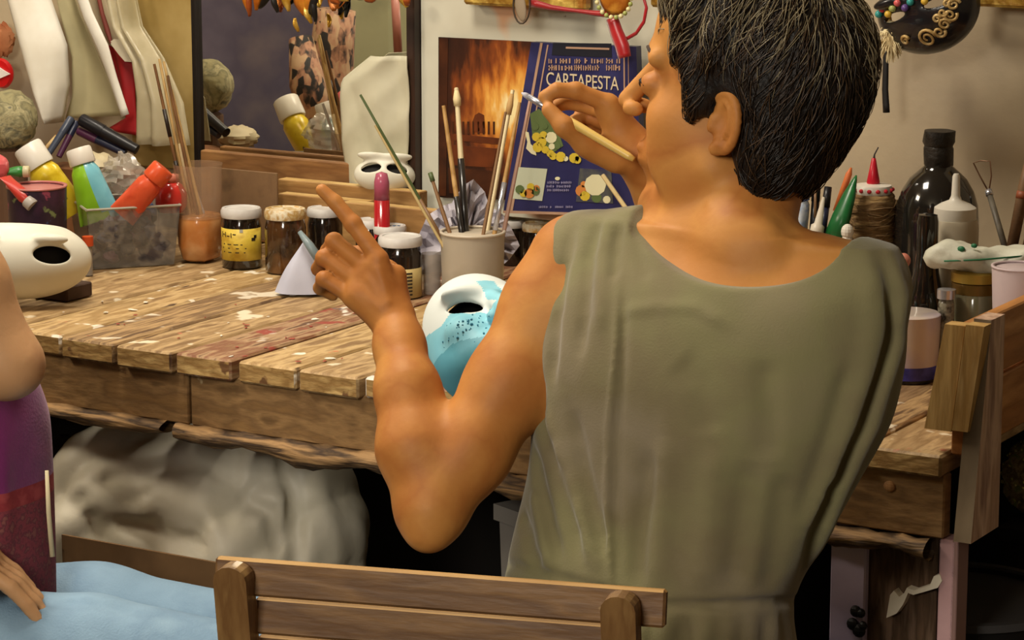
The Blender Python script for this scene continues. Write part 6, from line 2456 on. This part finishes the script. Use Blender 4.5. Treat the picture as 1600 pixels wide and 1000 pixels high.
# ================================================================ under and around the bench
# white sack in a carton
Ds = 4.02
sk_c = W(325, 835, Ds)
r_ = random.Random(12)
F = Field((sk_c.x - .36, sk_c.y - .30, -.0), (sk_c.x + .36, sk_c.y + .34, .66), .0065)
zt3 = min(W(380, 694, Ds).z, .645)
F.op(ell((sk_c.x, sk_c.y, .28), (.205, .16, .355)), 0)
F.op(ell(W(190, 770, Ds), (.12, .10, .10)), .05)
F.op(ell(W(440, 800, Ds), (.10, .12, .13)), .04)
F.op(ell(W(470, 880, Ds), (.09, .11, .14)), .04)
F.op(ell(W(165, 850, Ds), (.11, .10, .15)), .05)
for pts, wd, am in ((((100, 800), (180, 745), (300, 725), (380, 760)), .014, -.012), (((430, 700), (455, 760), (462, 830), (465, 900)), .012, -.020), (((478, 710), (500, 780), (520, 850), (530, 900)), .02, .016),
                    (((210, 800), (260, 785), (320, 800), (345, 830)), .012, .016), (((180, 815), (240, 830), (290, 850)), .012, -.014), (((330, 815), (350, 850), (356, 880)), .010, .014),
                    (((370, 770), (420, 800), (440, 870)), .013, -.012), (((390, 780), (450, 775)), .012, .012), (((300, 700), (320, 740), (318, 790)), .014, .010), (((240, 845), (300, 840), (330, 865)), .008, -.012),
                    (((140, 790), (150, 840), (160, 880)), .012, -.010), (((270, 880), (240, 830), (200, 815)), .012, -.010), (((372, 700), (366, 760)), .010, -.008), (((410, 690), (430, 740)), .012, .010)):
    P_ = []
    for x, y in pts:
        # front surface along the view
        d = Ds - .30
        while d < Ds + .1:
            w_ = W(x, y, d)
            i_ = np.round((np.array(w_) - F.lo) / F.h).astype(int)
            if (i_ >= 0).all() and (i_ < np.array(F.F.shape)).all() and F.F[tuple(i_)] < 0:
                break
            d += .006
        P_.append(W(x, y, d))
    F.crease(P_, wd, am)
def crink(X, Y, Z):
    a = np.abs(np.sin(X * 21 + Z * 13 + 1.3 * np.sin(Y * 17 + Z * 9)))
    b = np.abs(np.sin(X * -15 + Z * 27 + 1.1 * np.sin(X * 23)))
    c = np.abs(np.sin(Y * 19 - X * 31 + Z * 17))
    return -.010 * (a + b * .8 + c * .5 - 1.2)


F.op((crink, np.array((-9, -9, -1)), np.array((9, 9, 2))), 0, 'add')
F.op((lambda X, Y, Z: (Z - .012) + 0 * X + 0 * Y, np.array((-9, -9, -1)), np.array((9, 9, .02))), .004, 'c')
V, Q = F.mesh(1)
sack = np_mesh('plastic_sack', V, Q, mat('sack_plastic', '#d2cab4', ['#dad2be', '#c6bea6'], scale=5, rough=.5, coat=.0, bump=.2, bscale=18), None)
tag(sack, 'bulging off-white plastic sack stored under the workbench', 'sack')
# carton in front of it
cm_ = mat('kraft_carton', '#5f4426', ['#6d5030', '#52391e'], scale=6, rough=.85)
car = thing('carton_box', 'low brown cardboard carton in front of the plastic sack', 'carton', Vector((W(220, 900, 3.72).x, W(220, 900, 3.72).y, 0)))
cA, cB_ = W(96, 832, 3.74), W(345, 884, 3.60)
cA.z = cB_.z = (cA.z + cB_.z) / 2
dx = (cB_ - cA)
back = Vector((-dx.y, dx.x, 0)).normalized() * .05
for nm, a, b in (('front_flap', cA, cB_), ('back_flap', cA + back, cB_ + back)):
    MB().prism([Vector((a.x, a.y, .001)), Vector((b.x, b.y, .001)), b if nm == 'front_flap' else b + Vector((0, 0, -.06)), a if nm == 'front_flap' else a + Vector((0, 0, -.06))], back * .08).build(nm, cm_, car)
for a in (cA, cB_):
    MB().prism([Vector((a.x, a.y, .001)), Vector((a.x, a.y, 0.001)) + back, a + back + Vector((0, 0, -.05)), a + Vector((0, 0, -.02))], dx.normalized() * .004).build('end_flap', cm_, car)
# dark bag at the left under the bench
crumple(W(96, 765, 4.28), .050, .05, .085, mat('dark_plastic', '#2c2622', '#3e362f', scale=9, rough=.4), 'dark_bag', 'dark plastic bag under the bench beside the white sack', 'bag', amp=.22, seed=9)
# grey bin behind her
gq = W(800, 795, 3.62)
t_ = thing('grey_bin', 'grey plastic bin under the bench behind her left hip', 'bin', Vector((gq.x, gq.y, 0)))
gm = mat('bin_grey', '#77726c', rough=.5)
MB().lathe([(0, .001), (.075, .001), (.095, gq.z - .02), (0, gq.z - .02)], 4, o=(gq.x + .06, gq.y + .05, 0), R=Matrix.Rotation(.4, 3, 'Z')).build('bin_body', gm, t_)
MB().lathe([(.085, gq.z - .022), (.103, gq.z - .022), (.103, gq.z), (.085, gq.z)], 4, o=(gq.x + .06, gq.y + .05, 0), R=Matrix.Rotation(.4, 3, 'Z')).build('bin_rim', gm, t_)
# black bucket right of the bench leg
bk_c = W(1500, 930, 3.46)
t_ = thing('black_bucket', 'round black bucket on the floor right of the bench leg', 'bucket', Vector((bk_c.x, bk_c.y, 0)))
bm2 = mat('black_bucket', '#100f0f', rough=.4)
zbk = bk_c.z
MB().lathe([(0, .001), (.11, .001), (.135, zbk), (.128, zbk), (.105, .01), (0, .01)], 48, o=(bk_c.x, bk_c.y, 0)).build('bucket_body', bm2, t_, smooth=True, autos=50)
MB().lathe([(.130, zbk - .006), (.142, zbk - .006), (.142, zbk + .004), (.130, zbk + .004), (.130, zbk - .006)], 48, o=(bk_c.x, bk_c.y, 0)).build('rim', mat('bucket_rim', '#3c3a3a', rough=.35), t_, smooth=True, autos=50)
# sequinned cloth at the right edge
sqc = W(1628, 745, 3.80)
t_ = thing('sequin_cloth', 'gold and lime sequinned cloth at the right edge below the crate side', 'cloth', sqc)
MB().ball(sqc, (.055, .05, .055), 20, 14, wob=lambda d: 1 + .08 * math.sin(d.z * 12 + d.x * 7)).build('cloth', mat('gold_cloth', '#a08a5c', ['#8a7040', '#c4b080', '#8f9a4c'], scale=60, rough=.5, bump=.5), t_, smooth=True)
mb = MB()
for k in range(160):
    a, b_ = random.uniform(0, 6.28), random.uniform(-1, 1)
    d = Vector((math.cos(a) * math.sqrt(1 - b_ * b_), math.sin(a) * math.sqrt(1 - b_ * b_), b_))
    mb.ball(sqc + Vector((d.x * .056, d.y * .051, d.z * .056)), .0022, 5, 4)
mb.build('sequins', mat('sequin', '#d8c890', ['#c9d060', '#e8d8b0'], scale=90, rough=.2, metal=.5), t_, kind='stuff')
tq = thing('low_table', 'dark low table under the sequinned cloth', 'table', Vector((sqc.x + .12, sqc.y, 0)))
MB().box((sqc.x + .12, sqc.y, sqc.z - .065), (.30, .18, .02), bev=.002).build('tabletop', dark_m, tq)
for sx in (-1, 1):
    for sy in (-1, 1):
        MB().box((sqc.x + .12 + sx * .13, sqc.y + sy * .07, (sqc.z - .075) / 2 + .0005), (.02, .02, sqc.z - .077)).build('leg', dark_m, tq)

# ================================================================ what the mirror shows: things left of the frame, and orange ornaments before it
def seen_in_mirror(px, py, Dv):
    p = W(px, py, Dv)
    return Vector((p.x, 2 * MV - p.y, p.z))


def mpatch(name, lab, cat, pts, Dv, m, th=.012):
    P_ = [seen_in_mirror(x, y, Dv) for x, y in pts]
    o = MB().prism(P_, (CD * -th)).build(name, m)
    tag(o, lab, cat)
    return o


back_pts = [seen_in_mirror(290, 1, 6.2), seen_in_mirror(560, 1, 6.2)]
a, b = back_pts
bd = thing('display_board', 'grey-violet display board seen only in the mirror', 'board', Vector((a.x, a.y, 0)))
MB().prism([Vector((a.x, a.y, .001)), Vector((b.x, b.y, .001)), Vector((b.x, b.y, 1.9)), Vector((a.x, a.y, 1.9))], CD * -.02).build('panel', mat('grey_violet', '#77718a', ['#827b92', '#68627a', '#8a7f88'], scale=3, rough=.8), bd)
# pale column and dark curtain at the right of the reflection
a, b = seen_in_mirror(548, 1, 5.9), seen_in_mirror(606, 1, 5.9)
bd = thing('pale_column', 'pale green-grey column seen only in the mirror', 'column', Vector((a.x, a.y, 0)))
MB().prism([Vector((a.x, a.y, .001)), Vector((b.x, b.y, .001)), Vector((b.x, b.y, 1.9)), Vector((a.x, a.y, 1.9))], CD * -.06).build('shaft', mat('pale_green_grey', '#9a9a78', ['#a6a684', '#86866a'], scale=4, rough=.8), bd)
a, b = seen_in_mirror(600, 1, 6.0), seen_in_mirror(680, 1, 6.0)
bd = thing('dark_curtain', 'dark brown curtain seen only in the mirror', 'curtain', Vector((a.x, a.y, 0)))
MB().prism([Vector((a.x, a.y, .001)), Vector((b.x, b.y, .001)), Vector((b.x, b.y, 1.9)), Vector((a.x, a.y, 1.9))], CD * -.02).build('cloth', mat('curtain_brown', '#3a2a22', '#241a16', scale=6, rough=.9), bd)
ps = [seen_in_mirror(617, -10, 5.7), seen_in_mirror(622, 84, 5.7)]
MB_ = MB().tube(ps, .009, 10).build('pink_rod', mat('pink_rod', '#b87a6e', rough=.4), smooth=True)
tag(MB_, 'pink rod seen only in the mirror', 'rod')
# newsprint-covered bust on the bench, left of the frame
news = bpy.data.materials.new('newsprint')
news.use_nodes = True
nt = news.node_tree
N, L = nt.nodes, nt.links
tc = N.new('ShaderNodeTexCoord')
mp = N.new('ShaderNodeMapping')
mp.inputs['Scale'].default_value = (1, 1, .55)
mp.inputs['Rotation'].default_value = (.3, .5, .2)
vo = N.new('ShaderNodeTexVoronoi')
vo.inputs['Scale'].default_value = 85
nz = N.new('ShaderNodeTexNoise')
nz.inputs['Scale'].default_value = 90
nz.inputs['Detail'].default_value = 5
L.new(tc.outputs['Object'], mp.inputs['Vector'])
L.new(mp.outputs['Vector'], vo.inputs['Vector'])
L.new(mp.outputs['Vector'], nz.inputs['Vector'])
mx = N.new('ShaderNodeMath')
mx.operation = 'MULTIPLY'
L.new(vo.outputs['Color'], mx.inputs[0])
L.new(nz.outputs['Fac'], mx.inputs[1])
rp = N.new('ShaderNodeValToRGB')
el = rp.color_ramp.elements
el.new(.5)
for e, (p_, c_) in zip(el, ((.14, '#1d1918'), (.26, '#a87a60'), (.45, '#b99a78'))):
    e.position = p_
    e.color = lin(c_)
L.new(mx.outputs[0], rp.inputs['Fac'])
L.new(rp.outputs['Color'], N['Principled BSDF'].inputs['Base Color'])
N['Principled BSDF'].inputs['Roughness'].default_value = .7
nb_ = [seen_in_mirror(x, y, 5.62) for x, y in ((532, 250), (520, 190), (505, 130), (520, 70), (525, 15))]
nb_ = [Vector((p.x, p.y, p.z)) for p in nb_]
t_ = thing('newsprint_figure', 'papier-mache figure covered in newsprint, seen only in the mirror', 'figure', Vector((nb_[0].x, nb_[0].y, BZ)))
MB().tube([Vector((nb_[0].x, nb_[0].y, BZ + .001))] + nb_, [.048, .043, .055, .060, .044, .040], 20).build('torso', news, t_, smooth=True)
MB().tube([seen_in_mirror(505, 210, 5.54), seen_in_mirror(480, 130, 5.54), seen_in_mirror(470, 60, 5.57)], [.030, .036, .024], 14).build('arm', news, t_, smooth=True)
crumple(seen_in_mirror(372, 215, 5.0), .035, .035, .02, mat('cream_plastic', '#c4b694', rough=.5), 'cream_bundle', 'cream bundle seen only in the mirror', 'bundle', seed=6)

# white sack leaning in front of the mirror
def fs(s, t):
    # outline of the sack, s across, t from bottom to top
    xl = np.interp(t, [0, .25, .6, .82, .9, 1], [550, 545, 541, 541, 560, 586])
    xr = np.interp(t, [0, .25, .6, .85, 1], [646, 646, 646, 646, 644])
    y = 292 + (86 - 292) * t + (1 - t) * 0
    x = xl + (xr - xl) * s
    p = at_v(x, y, 3.822)
    p.y -= .014 + .016 * math.sin(PI * min(1, s * 1.2)) * (1 - .4 * t) + .006 * abs(math.sin(s * 4.5 + t * 3.1)) - .003 * abs(math.sin(t * 9 - s * 5))
    return p


ws = MB().grid(fs, 24, 24, thick=.002).build('white_sack', mat('pale_sack', '#b5b096', ['#bfba a2'.replace(' ', ''), '#a49e84'], scale=5, rough=.55, bump=.15), smooth=True)
tag(ws, 'pale crumpled paper sack standing against the right part of the mirror', 'sack')
# brown acrylic sheet
wb2 = wbox('acrylic_sheet', 330, 433, 266, 372, 3.70, .004, mat('brown_acrylic', '#7d6248', ['#86694c', '#6d5640'], scale=20, rough=.25, alpha=.88))
tag(wb2, 'brown translucent acrylic sheet standing behind the yellow-labelled jar', 'sheet')
# orange and black carnival ornaments before the mirror's top
ORV = 3.79
amb = mat('amber_leaf', '#c87a1e', ['#b05f14', '#dc9a34'], scale=20, rough=.35, metal=.2)
blk2 = mat('black_ribbon', '#100c0a', rough=.5)
t_ = thing('leaf_garland', 'amber and black leaf garland hanging in front of the top of the mirror', 'garland', at_v(450, 10, ORV))


def leaf(px, py, L_, wd, ang, mm, nm='leaf'):
    """leaf hanging from (px,py), L_ px long"""
    p0 = at_v(px, py, ORV)
    s_ = mpp(p0)
    d = Vector((math.sin(ang), 0, -math.cos(ang)))
    sd = Vector((d.z, 0, -d.x))

    def fn(s, t):
        w_ = math.sin(PI * min(1, t * .9 + .06)) ** .8 * wd * s_ * .5
        return p0 + d * (t * L_ * s_) + sd * (s - .5) * 2 * w_ + Vector((0, -.006 * math.sin(PI * s) - .004 * math.sin(t * 4), 0))
    MB().grid(fn, 6, 10, thick=.001).build(nm, mm, t_, smooth=True)


rust_l = mat('rust_leaf', '#9a4a18', ['#7c3810', '#b05a20'], scale=20, rough=.4)
gold_l = mat('gold_leaf', '#c9a23e', ['#b88a2a', '#dcbc60'], scale=30, rough=.3, metal=.4)
for (x, y, l_, w_, an, mm) in ((384, -18, 36, 14, .1, amb), (392, -14, 40, 12, -.1, rust_l), (408, -20, 38, 16, -.3, amb), (432, -22, 50, 14, -.75, blk2), (428, -10, 30, 12, .2, blk2),
                               (446, -16, 34, 16, .15, gold_l), (470, -20, 44, 28, .1, amb), (486, -14, 36, 20, -.25, amb), (478, 10, 28, 12, .35, gold_l), (500, -20, 56, 16, -.42, blk2), (492, -4, 38, 13, 0, blk2),
                               (515, -10, 24, 16, .9, rust_l), (522, -14, 30, 16, 1.1, gold_l), (552, -14, 26, 18, 1.2, blk2), (575, -12, 18, 22, .6, rust_l), (462, 28, 22, 9, .2, gold_l), (630, -16, 28, 20, .2, gold_l), (640, -8, 20, 16, -.4, rust_l)):
    leaf(x, y, l_, w_, an, mm)
MB().tube([at_v(370, -26, ORV + .004), at_v(500, -24, ORV + .004), at_v(648, -24, ORV + .004)], .002, 6).build('wire', st3, t_)
